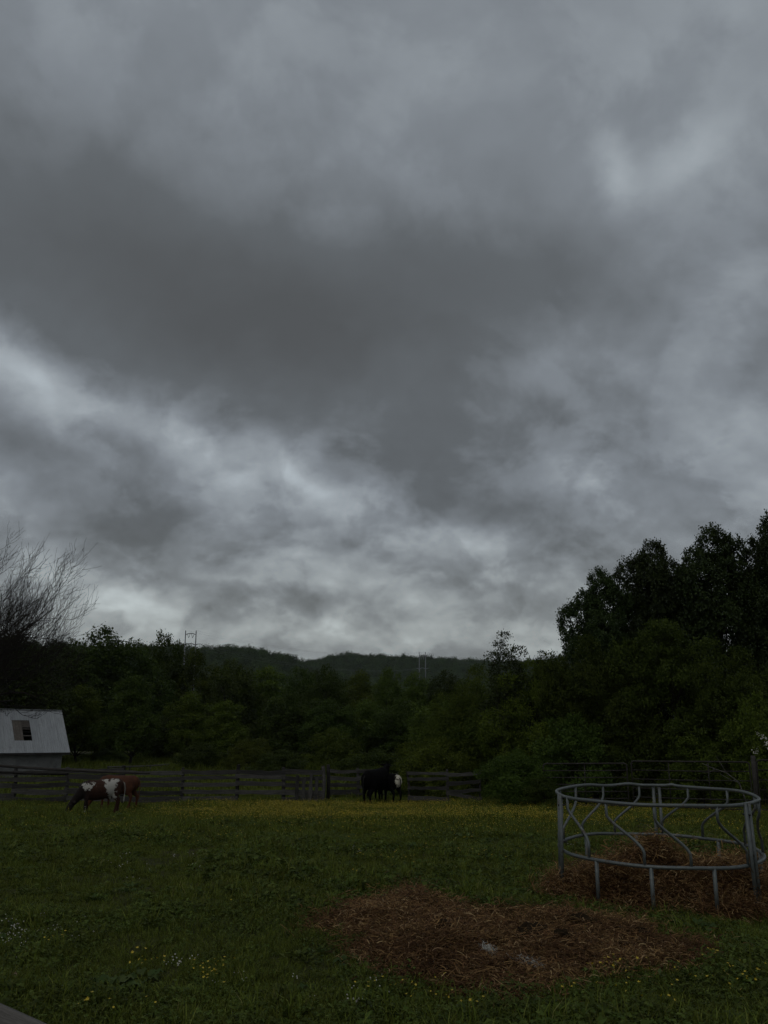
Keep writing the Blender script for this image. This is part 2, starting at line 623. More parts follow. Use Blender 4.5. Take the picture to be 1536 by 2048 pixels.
def scatter(name, P, rot, scl, pick, meshes, label, cat, kind='stuff', parent=None):
    """one object whose points carry copies of the given meshes"""
    me = bpy.data.meshes.new(name)
    n = len(P)
    me.vertices.add(n)
    me.vertices.foreach_set('co', np.asarray(P, dtype=np.float32).ravel())
    a = me.attributes.new('rot', 'FLOAT_VECTOR', 'POINT'); a.data.foreach_set('vector', np.asarray(rot, dtype=np.float32).ravel())
    a = me.attributes.new('scl', 'FLOAT_VECTOR', 'POINT'); a.data.foreach_set('vector', np.asarray(scl, dtype=np.float32).ravel())
    a = me.attributes.new('pick', 'INT', 'POINT'); a.data.foreach_set('value', np.asarray(pick, dtype=np.int32))
    for m_ in meshes:
        for mm in m_.materials:
            if mm and mm.name not in [x.name for x in me.materials]:
                me.materials.append(mm)
    o = obj(name, me, parent)
    col = src_collection(name + '_piece', meshes)
    ng = bpy.data.node_groups.new(name + '_nodes', 'GeometryNodeTree')
    ng.interface.new_socket('Geometry', in_out='INPUT', socket_type='NodeSocketGeometry')
    ng.interface.new_socket('Geometry', in_out='OUTPUT', socket_type='NodeSocketGeometry')
    N = ng.nodes; L = ng.links
    gi = N.new('NodeGroupInput'); go = N.new('NodeGroupOutput')
    ci = N.new('GeometryNodeCollectionInfo')
    ci.inputs['Collection'].default_value = col
    ci.inputs['Separate Children'].default_value = True
    ci.inputs['Reset Children'].default_value = True
    ip = N.new('GeometryNodeInstanceOnPoints')
    ip.inputs['Pick Instance'].default_value = True
    def attr(nm, dt):
        k = N.new('GeometryNodeInputNamedAttribute'); k.data_type = dt; k.inputs['Name'].default_value = nm
        return k.outputs['Attribute']
    mp = N.new('GeometryNodeMeshToPoints')
    L.new(gi.outputs[0], mp.inputs['Mesh'])
    L.new(mp.outputs[0], ip.inputs['Points'])
    L.new(ci.outputs[0], ip.inputs['Instance'])
    L.new(attr('pick', 'INT'), ip.inputs['Instance Index'])
    e2r = N.new('FunctionNodeEulerToRotation')
    L.new(attr('rot', 'FLOAT_VECTOR'), e2r.inputs[0])
    L.new(e2r.outputs[0], ip.inputs['Rotation'])
    L.new(attr('scl', 'FLOAT_VECTOR'), ip.inputs['Scale'])
    L.new(ip.outputs[0], go.inputs[0])
    md = o.modifiers.new('scatter', 'NODES')
    md.node_group = ng
    tag(o, label, cat, kind=kind)
    return o


# ------------------------------------------------------------------ leaves
def leaves_mesh(name, C, A, Nn, L, Wd, tint, material):
    """one folded four-cornered leaf per centre: A along, Nn normal, L length, Wd width"""
    C = np.asarray(C); n = len(C)
    A = A / (np.linalg.norm(A, axis=1, keepdims=True) + 1e-9)
    B = np.cross(Nn, A); B /= (np.linalg.norm(B, axis=1, keepdims=True) + 1e-9)
    Nv = np.cross(A, B)
    L = np.asarray(L)[:, None]; Wd = np.asarray(Wd)[:, None]
    v0 = C - A * L * .5
    v1 = C + B * Wd * .5 + Nv * Wd * .14 - A * L * .06
    v2 = C + A * L * .5 - Nv * L * .10
    v3 = C - B * Wd * .5 + Nv * Wd * .14 - A * L * .06
    V = np.stack([v0, v1, v2, v3], 1).reshape(-1, 3)
    Fc = np.arange(n * 4).reshape(n, 4)
    return np_mesh(name, V, Fc, material, False, np.repeat(np.clip(tint, 0, 1), 4))


def unit(r, n):
    v = r.normal(size=(n, 3))
    return v / np.linalg.norm(v, axis=1, keepdims=True)


def crown_leaves(r, lobes, per_m2, leaf, aspect, spread=.5, droop=0.0, shoots=0, flat=1.0):
    """leaves in clumps on the skin of lobes (cx,cy,cz,rx,ry,rz); returns arrays"""
    Cs, As, Ns, Ls, Ts = [], [], [], [], []
    ctr = np.mean([l[:3] for l in lobes], axis=0)
    for l in lobes:
        c = np.array(l[:3]); rad = np.array(l[3:6])
        rm = rad.mean()
        area = 4 * PI * rm * rm
        cl_r = max(.16 * rm, leaf * 2.2)
        ncl = max(14, int(area / (cl_r * cl_r * 1.5)))
        u = unit(r, ncl)
        u = u[(u @ np.array([0, 0, 1.0]) > -.75)]
        ncl = len(u)
        rr = 1 - np.abs(r.normal(0, .16, ncl))
        cc = c + u * rad * rr[:, None]
        nl = np.maximum(5, r.poisson(per_m2 * area / ncl, ncl))
        k = np.repeat(np.arange(ncl), nl)
        n = len(k)
        off = r.normal(size=(n, 3)) * cl_r * spread * np.array([1, 1, flat])
        p = cc[k] + off
        outw = p - (c * .7 + ctr * .3)
        outw /= np.linalg.norm(outw, axis=1, keepdims=True) + 1e-6
        nn = outw * .6 + np.array([0, 0, .7]) + r.normal(size=(n, 3)) * .55
        aa = outw * .5 + r.normal(size=(n, 3)) * .7 - np.array([0, 0, droop])
        ct = r.random(ncl)
        Cs.append(p); As.append(aa); Ns.append(nn)
        Ls.append(leaf * (.65 + .7 * r.random(n)))
        Ts.append(ct[k] * .55 + r.random(n) * .45)
        if shoots:
            ns = int(shoots * area)
            us = unit(r, ns); us[:, 2] = np.abs(us[:, 2]) * 1.1 + .12
            us /= np.linalg.norm(us, axis=1, keepdims=True)
            st = c + us * rad * .9
            ln = rm * (.16 + .30 * r.random(ns))
            m_ = 16
            t = np.tile(np.linspace(0, 1, m_), ns)
            k = np.repeat(np.arange(ns), m_)
            dr = us * .6 + np.array([0, 0, .7]) + r.normal(size=(ns, 3)) * .25
            dr /= np.linalg.norm(dr, axis=1, keepdims=True)
            p = st[k] + dr[k] * (ln[k] * t)[:, None] + r.normal(size=(ns * m_, 3)) * leaf * (.75 - .3 * t)[:, None]
            Cs.append(p); As.append(r.normal(size=p.shape) * .6 + dr[k] * .6); Ns.append(r.normal(size=p.shape) + np.array([0, 0, .6]))
            Ls.append(leaf * (.6 + .5 * r.random(len(p)))); Ts.append(.35 + .65 * r.random(len(p)))
    C = np.concatenate(Cs); A = np.concatenate(As); N_ = np.concatenate(Ns); L = np.concatenate(Ls); T = np.concatenate(Ts)
    return C, A, N_, L, L * aspect, T


def trunk_mesh(name, r, H, lobes, rad, material, multi=1):
    b = MB()
    for s in range(multi):
        off = Vector((r.normal() * .25, r.normal() * .25, 0)) * (1 if multi > 1 else 0)
        lean = Vector((r.normal() * .05 * H, r.normal() * .05 * H, 0)) * (1.6 if multi > 1 else 1)
        pts, rr = [], []
        for i in range(7):
            t = i / 6
            pts.append(off + lean * t * t + Vector((math.sin(t * 5 + s) * .02 * H, math.cos(t * 4 + s) * .02 * H, -.3 + t * H * .72)))
            rr.append(rad * (1.25 if i == 0 else 1) * (1 - .78 * t) / (multi ** .5))
        b.tube(pts, rr, 7)
        for j, l in enumerate(lobes):
            if j % multi != s:
                continue
            c = Vector(l[:3])
            i0 = min(5, max(1, int((c.z - .22 * H) / (H * .72) * 6)))
            a = pts[i0]
            mid = a.lerp(c, .5) + Vector((0, 0, -.06 * H * r.random()))
            r0 = rr[i0] * .55
            b.tube([a, mid, c], [r0, r0 * .6, r0 * .22], 5)
            for q_ in range(5):
                e = c + Vector(unit(r, 1)[0] * np.array(l[3:6]) * .85)
                b.tube([c, c.lerp(e, .5) + Vector((0, 0, .06)), e], [r0 * .25, r0 * .15, r0 * .05], 4)
    return b.mesh(name, material, True)


def ring_lobes(r, H, Rr, z0, n, lr, top=True):
    out = []
    for i in range(n):
        t = (i + .5) / n
        a = i * 2.399 + r.random() * .6
        z = z0 + (H - z0) * (.10 + .78 * t)
        w = math.sqrt(max(.08, 1 - ((t - .38) / .72) ** 2))
        s = lr * (.50 + .85 * r.random() ** 1.3) * (1.08 - .35 * t)
        w *= .75 + .5 * r.random()
        out.append((math.cos(a) * Rr * w * .62, math.sin(a) * Rr * w * .62, z, s, s, s * (.78 + .25 * r.random())))
    if top:
        out.append((0, 0, H - lr * .75, lr * .7, lr * .7, lr * .75))
        out.append((0, 0, z0 + (H - z0) * .45, Rr * .55, Rr * .55, (H - z0) * .36))
    return out


TREES = {}


def make_kind(kind, H, Rr, z0, n, lr, dens, leaf, aspect, lm, seed, droop=0., shoots=0., multi=1, spread=.5, flat=1., trad=.18):
    r = np.random.default_rng(seed)
    lobes = ring_lobes(r, H, Rr, z0, n, lr)
    C, A, N_, L, Wd, T = crown_leaves(r, lobes, dens, leaf, aspect, spread, droop, shoots, flat)
    cm = leaves_mesh('crown', C, A, N_, L, Wd, T, M[lm])
    tm = trunk_mesh('trunk', r, H, lobes, trad, M['bark'], multi)
    top = np.percentile(C[:, 2], 99.8)
    w = np.percentile(np.hypot(C[:, 0], C[:, 1]), 98)
    TREES[kind] = (tm, cm, float(top), float(w))


make_kind('pear_a', 11.5, 2.9, 1.6, 30, 1.25, 230, .13, .7, 'leaf_pear', 21, .25, 2.4, 1, .42)
make_kind('pear_b', 11.5, 3.2, 1.6, 32, 1.30, 230, .13, .7, 'leaf_pear', 22, .25, 2.4, 1, .42)
make_kind('locust_a', 8, 3.6, .6, 19, 1.15, 150, .13, .5, 'leaf_locust', 31, .45, .5, 2, .5, .7, .12)
make_kind('locust_b', 8, 4.0, .5, 20, 1.15, 150, .13, .5, 'leaf_locust', 32, .45, .5, 2, .5, .7, .12)
make_kind('oak_a', 13, 4.8, 1.2, 20, 1.65, 34, .27, .66, 'leaf_oak', 41, .1, .16, 1, .5)
make_kind('oak_b', 13, 5.2, 1.0, 22, 1.65, 34, .27, .66, 'leaf_oak', 42, .1, .16, 1, .5)
make_kind('oak_c', 13, 4.2, 1.0, 18, 1.5, 36, .27, .6, 'leaf_bush', 43, .2, .3, 1, .5)
make_kind('bush_a', 5, 3.0, .1, 17, .95, 110, .14, .6, 'leaf_bush', 51, .2, .7, 4, .5, .8, .07)
make_kind('bush_b', 5, 3.2, .1, 17, .95, 110, .14, .55, 'leaf_locust', 52, .3, .7, 4, .5, .8, .07)
make_kind('loose', 8, 1.25, 3.0, 13, .40, 85, .105, .65, 'leaf_pear', 61, .2, 5.0, 1, .55, 1., .06)


def tree(name, kind, px, topy, wpx, Y, label, cat, group, bottom=None):
    """a tree whose top shows at px, topy and whose crown is wpx wide, standing Y metres ahead"""
    tm, cm, H0, W0 = TREES[kind]
    top = at(px, topy, Y)
    x = top.x
    zb = tz(x, Y) - .05
    h = top.z - zb
    sz = h / H0
    w = wpx / FPX * Y * 1.02 / 2
    sw = w / W0
    o = empty(name, (x, Y, zb), random.random() * 6.28)
    o.scale = (sw, sw, sz)
    obj('trunk', tm, o)
    co = obj('crown', cm, o)
    co.color = (1, 1, 1, 1)
    if 'dark' in label:
        co.color = (.74, .78, .82, 1)
    elif any(w_ in label for w_ in ('light green', 'yellow', 'pale', 'bright')):
        co.color = (1.18, 1.14, 1.0, 1)
    tag(o, label, cat, group)
    return o

# ------------------------------------------------------------------ trees behind the pasture
WOOD = 'trees of the wood beyond the board fence'
RIGHT = 'trees crowding the pipe gates on the right'
TREE_LIST = [
    # name, kind, px, top, width, distance, label, category, group
    ('pear_tree', 'pear_a', 1200, 1146, 165, 37, 'dark glossy tree at the left end of the tall group on the right', 'tree', RIGHT),
    ('pear_tree', 'pear_b', 1302, 1092, 205, 38, 'tall dark tree, second from the left of the right-hand group', 'tree', RIGHT),
    ('pear_tree', 'pear_a', 1425, 1062, 205, 37, 'tall dark tree, second from the photo\'s right edge', 'tree', RIGHT),
    ('pear_tree', 'pear_b', 1545, 1036, 220, 36, 'tallest dark tree, cut off by the photo\'s right edge', 'tree', RIGHT),
    ('locust_tree', 'locust_a', 1330, 1244, 270, 33, 'yellow-green leafy tree in front of the tall dark trees, above the round feeder', 'tree', RIGHT),
    ('locust_tree', 'locust_b', 1175, 1278, 240, 34, 'yellow-green leafy tree below the left end of the tall dark trees', 'tree', RIGHT),
    ('locust_tree', 'locust_a', 1060, 1322, 210, 36, 'low spreading yellow-green tree under the wispy sapling tops', 'tree', RIGHT),
    ('locust_tree', 'locust_b', 955, 1334, 200, 40, 'spreading green tree just right of the far right pylon', 'tree', RIGHT),
    ('locust_tree', 'locust_b', 1475, 1300, 230, 31, 'dark leafy tree filling the gap above the rusty pipe panel on the right', 'tree', RIGHT),
    ('sapling', 'loose', 1008, 1264, 110, 36, 'thin sapling with sparse wispy top standing above the tree line', 'tree', None),
    ('sapling', 'loose', 1085, 1302, 80, 36, 'small wispy sapling just left of the tall dark trees', 'tree', None),
    ('leafy_bush', 'bush_a', 1515, 1388, 150, 28.5, 'bright-leaved bush at the right edge behind the pipe panel', 'bush', None),
    ('leafy_bush', 'bush_b', 1395, 1470, 150, 30.5, 'bush directly behind the round-cornered pipe gate', 'bush', None),
    ('leafy_bush', 'bush_a', 1150, 1430, 180, 32, 'dark bush behind the left end of the pipe gates', 'bush', None),
    ('leafy_bush', 'bush_b', 1255, 1420, 190, 32.5, 'dark bush under the yellow-green tree above the feeder', 'bush', None),
    ('leafy_bush', 'bush_a', 1035, 1500, 150, 30, 'dark scrubby bush overgrowing the end of the leaning board panel', 'bush', None),
    ('leafy_bush', 'bush_b', 865, 1478, 190, 38, 'light green bush behind the leaning grey board panel', 'bush', None),
    ('leafy_bush', 'bush_a', 975, 1410, 180, 39, 'rounded green bush left of the dark hollow in the trees', 'bush', None),
    ('leafy_bush', 'bush_a', 1088, 1555, 90, 28.6, 'small dark bush at the left end of the rusty pipe gates', 'bush', None),
    # the wood in the middle and on the left
    ('oak_tree', 'oak_a', 205, 1258, 190, 100, 'tall dark tree rising right of the bare twiggy tree', 'tree', WOOD),
    ('oak_tree', 'oak_b', 327, 1268, 110, 112, 'tree whose rounded dark top stands clear left of the left pylon', 'tree', WOOD),
    ('oak_tree', 'oak_b', 262, 1284, 170, 104, 'dark tree between the two tall ones left of the pylon', 'tree', WOOD),
    ('oak_tree', 'oak_a', 110, 1288, 220, 95, 'dark tree behind the twigs of the bare tree', 'tree', WOOD),
    ('oak_tree', 'oak_b', 15, 1270, 230, 92, 'dark tree behind the bare tree at the left edge', 'tree', WOOD),
    ('oak_tree', 'oak_c', 388, 1298, 120, 112, 'green tree standing below the left pylon', 'tree', WOOD),
    ('oak_tree', 'oak_a', 465, 1322, 140, 125, 'green tree just right of the left pylon\'s foot', 'tree', WOOD),
    ('oak_tree', 'oak_c', 535, 1334, 130, 128, 'pale green tree under the saddle between the two hills', 'tree', WOOD),
    ('oak_tree', 'oak_b', 600, 1338, 120, 120, 'dark round tree right of the saddle between the hills', 'tree', WOOD),
    ('leafy_tree', 'oak_a', 655, 1332, 100, 92, 'dark tree with a ragged top in the middle of the wood', 'tree', WOOD),
    ('oak_tree', 'oak_c', 722, 1342, 110, 118, 'yellowish green tree right of the ragged-topped tree', 'tree', WOOD),
    ('leafy_tree', 'oak_b', 776, 1338, 90, 100, 'narrow tree left of the right pylon', 'tree', WOOD),
    ('leafy_tree', 'oak_c', 830, 1346, 90, 98, 'tree standing just below the right pylon', 'tree', WOOD),
    ('oak_tree', 'oak_a', 893, 1344, 120, 100, 'dark tree right of the right pylon\'s foot', 'tree', WOOD),
    ('leafy_tree', 'oak_c', 268, 1352, 130, 74, 'tall narrow tree in the dark gap right of the barn', 'tree', WOOD),
    ('oak_tree', 'oak_c', 165, 1372, 120, 78, 'yellow-green tree right above the barn\'s gable end', 'tree', WOOD),
    ('oak_tree', 'oak_a', 70, 1345, 170, 80, 'dark tree right behind the barn roof', 'tree', WOOD),
    ('oak_tree', 'oak_c', 385, 1385, 130, 80, 'light green round tree left of centre', 'tree', WOOD),
    ('oak_tree', 'oak_c', 452, 1402, 110, 78, 'smaller light green tree beside the light green round one', 'tree', WOOD),
    ('oak_tree', 'oak_a', 330, 1430, 100, 84, 'dark small tree behind the pale rail in the far meadow', 'tree', WOOD),
    ('leafy_bush', 'bush_b', 500, 1478, 110, 66, 'yellow-green bush behind the middle of the board fence', 'bush', None),
    ('leafy_bush', 'bush_a', 400, 1485, 110, 68, 'dark green bush behind the left part of the board fence', 'bush', None),
    ('oak_tree', 'oak_b', 590, 1385, 150, 76, 'dark broad tree in front of the ragged-topped tree', 'tree', WOOD),
    ('oak_tree', 'oak_a', 660, 1400, 120, 72, 'darkest tree, behind the end of the board fence', 'tree', WOOD),
    ('leafy_bush', 'bush_b', 668, 1458, 110, 55, 'green bush above the gap at the fence end post', 'bush', None),
    ('oak_tree', 'oak_c', 735, 1400, 130, 76, 'green tree straight above the two black cattle', 'tree', WOOD),
    ('oak_tree', 'oak_a', 805, 1402, 140, 72, 'dark tree above the white-rumped black animal', 'tree', WOOD),
    ('oak_tree', 'oak_b', 880, 1405, 150, 62, 'green tree behind the light green bush', 'tree', WOOD),
    ('leafy_bush', 'bush_a', 755, 1500, 150, 48, 'dark low bush behind the black cattle', 'bush', None),
    ('leafy_bush', 'bush_a', 560, 1500, 120, 58, 'dark low bush behind the right part of the board fence', 'bush', None),
    ('leafy_bush', 'bush_a', 215, 1500, 100, 80, 'dark low bush at the wood edge right of the barn', 'bush', None),
    ('leafy_bush', 'bush_b', 300, 1502, 90, 84, 'low bush at the wood edge behind the pale rail', 'bush', None),
]
for t_ in TREE_LIST:
    o_ = tree(*t_)
    if t_[0] == 'leafy_bush' and t_[2] == 1515:
        rb_ = np.random.default_rng(6)
        n_ = 130
        cl_ = rb_.integers(0, 9, n_)
        cc_ = np.stack([rb_.normal(0, .14, 9), rb_.normal(0, .2, 9), rb_.normal(0, .24, 9)], -1)
        C_ = np.array(at(1528, 1486, 27.6)) + cc_[cl_] + rb_.normal(0, .045, (n_, 3))
        bl = obj('blossom', leaves_mesh('blossom', C_, rb_.normal(size=(n_, 3)), rb_.normal(size=(n_, 3)) + np.array([0, -.6, .6]), np.full(n_, .05), np.full(n_, .045), rb_.random(n_), M['white_bloom']))
        bl.parent = o_
        bpy.context.view_layer.update()
        bl.matrix_parent_inverse = o_.matrix_world.inverted()
        bl['kind'] = 'stuff'

# ------------------------------------------------------------------ far woods on the hills
def clump_mesh(name, seed, lm, n=420):
    r = np.random.default_rng(seed)
    lobes = [(r.normal() * 1.6, r.normal() * 1.6, 5.5 + r.normal() * 1.4, 2.2 + r.random(), 2.2 + r.random(), 2.2 + r.random() * 1.2) for _ in range(6)]
    lobes.append((0, 0, 3.5, 3.2, 3.2, 3.4))
    C, A, N_, L, Wd, T = crown_leaves(r, lobes, 1.7, .95, .75, .6)
    return leaves_mesh(name, C, A, N_, L, Wd, T, M[lm])
clumps = [clump_mesh(f'far_tree_{i}', 80 + i, 'leaf_far') for i in range(5)]
def fine_clump(name, seed):
    r = np.random.default_rng(seed)
    lobes = [(r.normal() * 1.6, r.normal() * 1.6, 5.5 + r.normal() * 1.3, 1.6 + r.random(), 1.6 + r.random(), 1.6 + r.random()) for _ in range(9)]
    lobes.append((0, 0, 3.5, 3.2, 3.2, 3.4))
    C, A, N_, L, Wd, T = crown_leaves(r, lobes, 12, .36, .7, .5, 0, .12)
    return leaves_mesh(name, C, A, N_, L, Wd, T, M['leaf_oak'])
fines = [fine_clump(f'valley_tree_{i}', 90 + i) for i in range(4)]
def wood_points(n, d0, d1, seed):
    r = np.random.default_rng(seed)
    dd = np.sqrt(r.random(n) * (d1 ** 2 - d0 ** 2) + d0 ** 2)
    aa = np.radians((r.random(n) - .5) * 78)
    X = np.sin(aa) * dd; Y = np.cos(aa) * dd
    s = .65 + .6 * r.random(n)
    return np.stack([X, Y, terrain(X, Y) - .4], -1), np.stack([0 * s, 0 * s, r.random(n) * 6.28], -1), np.stack([s, s, s * (.75 + .45 * r.random(n))], -1), r
P, ro, sc_, r = wood_points(14500, 430., 1330., 771)
scatter('hillside_wood', P, ro, sc_, r.integers(0, 5, len(P)), clumps, 'dense dark green wood covering the far hills', 'wood')
P, ro, sc_, r = wood_points(2300, 140., 440., 772)
scatter('valley_wood', P, ro, sc_, r.integers(0, 4, len(P)), fines, 'green treetops filling the valley below the far hills', 'wood')

# ------------------------------------------------------------------ bare twiggy tree on the left
def bare_tree():
    r = random.Random(17)
    Y0 = 50.0
    bx = at(-215, 1400, Y0).x
    zb = tz(bx, Y0)
    root = empty('bare_tree', (bx, Y0, zb))
    tr, tw = MB(), MB()
    lv = []

    def grow(p, d, length, rad, depth, bend):
        n = 6 if depth < 2 else 4
        rad = max(rad, .013)
        pts, rr = [p.copy()], [rad]
        cur, dd_ = p.copy(), d.normalized()
        for i in range(n):
            up = (.02, .05, .12, .20, .2)[depth]
            dd_ = (dd_ + Vector((r.gauss(bend * .05, .20), r.gauss(0, .20), r.gauss(up, .18)))).normalized()
            cur = cur + dd_ * (length / n)
            pts.append(cur.copy())
            rr.append(max(.009, rad * (1 - .66 * (i + 1) / n)))
        (tr if depth < 1 else tw).tube(pts, rr, 7 if depth < 1 else (5 if depth < 2 else 3), caps=depth < 1)
        if depth >= 4:
            if r.random() < .035:
                lv.append((pts[-1], dd_))
            return
        k = (9, 7, 7, 4)[depth]
        for j in range(k):
            t = min(1.0, (.60 if depth == 0 else .24) + (.42 if depth == 0 else .78) * (j + r.random() * .8) / k)
            i = min(n - 1, int(t * n)); f_ = t * n - i
            o_ = pts[i].lerp(pts[i + 1], min(1, f_))
            dl = (pts[i + 1] - pts[i]).normalized()
            side = Vector((r.gauss(.2 if depth < 2 else 0, 1), r.gauss(0, 1), r.gauss(.45, .7)))
            side = (side - dl * side.dot(dl)).normalized()
            nd = dl * (.6 + .3 * r.random()) + side * (.75 if depth else .8)
            grow(o_, nd, length * ((.50, .50, .46, .55)[depth] + .16 * r.random()), rr[i] * (.58, .55, .52, .6)[depth], depth + 1, bend)
    # stems leaning over to the right
    grow(Vector((0, 0, -.3)), Vector((.25, 0, 1)), 9.4, .42, 0, .3)
    grow(Vector((.3, .3, -.3)), Vector((.40, .1, 1)), 9.6, .36, 0, 1.2)
    grow(Vector((.5, -.2, .8)), Vector((.62, -.1, 1)), 9.8, .32, 0, 2.2)
    tr.obj('trunk', M['bark'], root, True)
    tw.obj('crown', M['bark'], root, True)
    C = []
    for p, d in lv:
        for k in range(5):
            C.append(np.array(p) - np.array(d) * .07 * k + np.array([r.gauss(0, .05) for _ in range(3)]))
    C = np.array(C); rr_ = np.random.default_rng(4)
    n = len(C)
    obj('leaf_sprig', leaves_mesh('leaf_sprig', C, rr_.normal(size=(n, 3)), rr_.normal(size=(n, 3)) + np.array([0, 0, .5]),
                                  np.full(n, .11), np.full(n, .06), rr_.random(n), M['leaf_pear']), root)['kind'] = 'stuff'
    root.scale = (.80, .95, .98)
    tag(root, 'nearly leafless tree with dense upward twigs at the left edge', 'tree')
    return root
bare_tree()
tree('leafy_tree', 'oak_b', 25, 1272, 250, 71, 'dark leafy tree filling in below the bare twigs behind the barn', 'tree', WOOD)

# ------------------------------------------------------------------ barn
def barn():
    Yb = 58.0
    pr = at(120, 1421, Yb + 2.3)      # ridge end
    pe = at(137, 1503, Yb)            # eave end
    zr, ze = pr.z, pe.z
    xr = pe.x
    depth = 2.7
    Lx = 9.0
    root = empty('barn', (xr - .25, Yb, tz(xr, Yb)), R(42))
    root.rotation_euler[1] = R(3.0)
    o = Vector(root.location)
    zg = -0.4
    hz = ze - o.z
    hr = zr - o.z
    # walls with a real gable
    b = MB()
    x0, x1, y0, y1 = -Lx, -.15, .28, 2 * depth - .28
    vs = [(x0, y0, zg), (x1, y0, zg), (x1, y1, zg), (x0, y1, zg), (x0, y0, hz - .06), (x1, y0, hz - .06), (x1, y1, hz - .06), (x0, y1, hz - .06),
          (x0, depth, hr - .14), (x1, depth, hr - .14)]
    b.add(vs, [(0, 1, 5, 4), (2, 3, 7, 6), (1, 2, 6, 9, 5), (3, 0, 4, 8, 7), (3, 2, 1, 0)])
    b.obj('wall', M['barn_wall'], root)
    sl = math.atan2(hr - hz, depth)
    ln = math.hypot(hr - hz, depth) + .10
    roof = MB()
    # purlins and rafters seen through the hole, and the rear slope
    for k in range(6):
        t = (k + .4) / 6
        roof.box((-Lx / 2, depth * t, hz + (hr - hz) * t - .10), (Lx - .4, .09, .06), Matrix.Rotation(sl, 3, 'X'))
    roof.add([(-Lx, depth, hr), (.25, depth, hr), (.25, 2 * depth, hz), (-Lx, 2 * depth, hz), (-Lx, depth, hr - .03), (.25, depth, hr - .03), (.25, 2 * depth, hz - .03), (-Lx, 2 * depth, hz - .03)],
             [(0, 1, 2, 3), (7, 6, 5, 4), (0, 3, 7, 4), (1, 5, 6, 2), (3, 2, 6, 7), (0, 4, 5, 1)])
    rf = roof.obj('roof', M['barn_board'], root)
    # single sheets of the front slope, overlapping by a lap
    hole_x0, hole_x1 = -3.5, -2.2
    sw_ = .62
    nsh = int((Lx + .25) / sw_) + 1
    for i in range(nsh):
        xa = .25 - i * sw_
        xb = xa - sw_ - .03
        lift = .004 * (i % 2)
        segs = [(0.0, 1.0)]
        mid = (xa + xb) / 2
        if hole_x0 < mid < hole_x1:
            segs = [(0.0, .275), (.745, 1.0)]
        for (s0, s1) in segs:
            m_ = MB()
            ribs = [0, .12, .2, .28, .36, .44, .52, .60, .65]
            prof = []
            for k in range(17):
                u_ = k / 16
                prof.append((xa + (xb - xa) * u_, .006 * (1 if k % 4 == 0 else 0) + (.010 if k in (0, 16) else 0)))
            def pt(x, h, t):
                y = -.10 * math.cos(sl) + t * ln * math.cos(sl)
                z = hz - .10 * math.sin(sl) + t * ln * math.sin(sl)
                return (x, y - h * math.sin(sl), z + h * math.cos(sl))
            vs = [pt(x, h + lift + .012, t) for t in (s0, s1) for (x, h) in prof]
            k = len(prof)
            m_.add(vs, [(j, j + k, j + k + 1, j + 1) for j in range(k - 1)])
            m_.obj('roof_sheet', M['tin'], rf)
    # boards showing where the sheets are gone
    def onroof(x, t, h=0.0):
        return Vector((x, t * ln * math.cos(sl) - h * math.sin(sl), hz + t * ln * math.sin(sl) + h * math.cos(sl)))
    rot = Matrix.Rotation(sl, 3, 'X')
    for k, (xa, xb) in enumerate([(-3.50, -3.26), (-3.25, -3.02), (-3.01, -2.82)]):
        m_ = MB(); c = onroof((xa + xb) / 2, .50, -.03)
        m_.box(c, (xb - xa, ln * .52, .03), rot)
        m_.obj('patch_board', M['barn_board'], rf)
    m_ = MB(); m_.box(onroof(-2.52, .66, -.03), (.58, ln * .20, .03), rot); m_.obj('patch_board', M['barn_board'], rf)
    for t in (.36, .46, .54):
        m_ = MB(); m_.box(onroof(-2.52, t, -.05), (.60, .05, .03), rot); m_.obj('batten', M['dark_wood'], rf)
    m_ = MB(); m_.box((-Lx / 2 + .12, depth, hr + .03), (Lx + .26, .22, .03)); m_.obj('ridge_cap', M['tin'], rf)
    m_ = MB(); m_.box((-Lx / 2 + .12, -.10, hz - .14), (Lx + .2, .04, .15)); m_.obj('eave_board', M['dark_wood'], rf)
    m_ = MB(); m_.box((.22, depth / 2 - .04, (hz + hr) / 2 - .13), (.04, ln - .1, .14), rot); m_.obj('barge_board', M['dark_wood'], rf)
    tag(root, 'small barn with pale tin roof and a dark patched hole in it', 'barn')
barn()

# ------------------------------------------------------------------ board fences
def plank_mesh(r, length, height, thick, sag=0., ragged=.012):
    """a weathered plank lying along x from 0, with uneven edges"""
    n = 7
    vs, fs = [], []
    for i in range(n):
        t = i / (n - 1)
        w = math.sin(t * PI) * -sag
        a = w + r.gauss(0, ragged); c = w + height + r.gauss(0, ragged)
        y = r.gauss(0, ragged * .6)
        vs += [(t * length, y, a), (t * length, y + thick, a), (t * length, y + thick, c), (t * length, y, c)]
    for i in range(n - 1):
        b = i * 4
        for k in range(4):
            k2 = (k + 1) % 4
            fs.append((b + k, b + 4 + k, b + 4 + k2, b + k2))
    fs += [(0, 1, 2, 3)[::-1], tuple((n - 1) * 4 + k for k in range(4))]
    fs[-2] = (0, 1, 2, 3)
    fs[-1] = tuple((n - 1) * 4 + k for k in (3, 2, 1, 0))
    m_ = MB(); m_.add(vs, fs)
    return m_


def post(parent, p, h, w, mt, r, tilt=0.03):
    m_ = MB()
    m_.tube([(0, 0, -.3), (r.gauss(0, tilt), r.gauss(0, tilt), h * .6), (r.gauss(0, tilt), r.gauss(0, tilt), h)], [w, w * .96, w * .9], 8)
    o = m_.obj('post', mt, parent)
    o.location = p - Vector(parent.location)
    return o


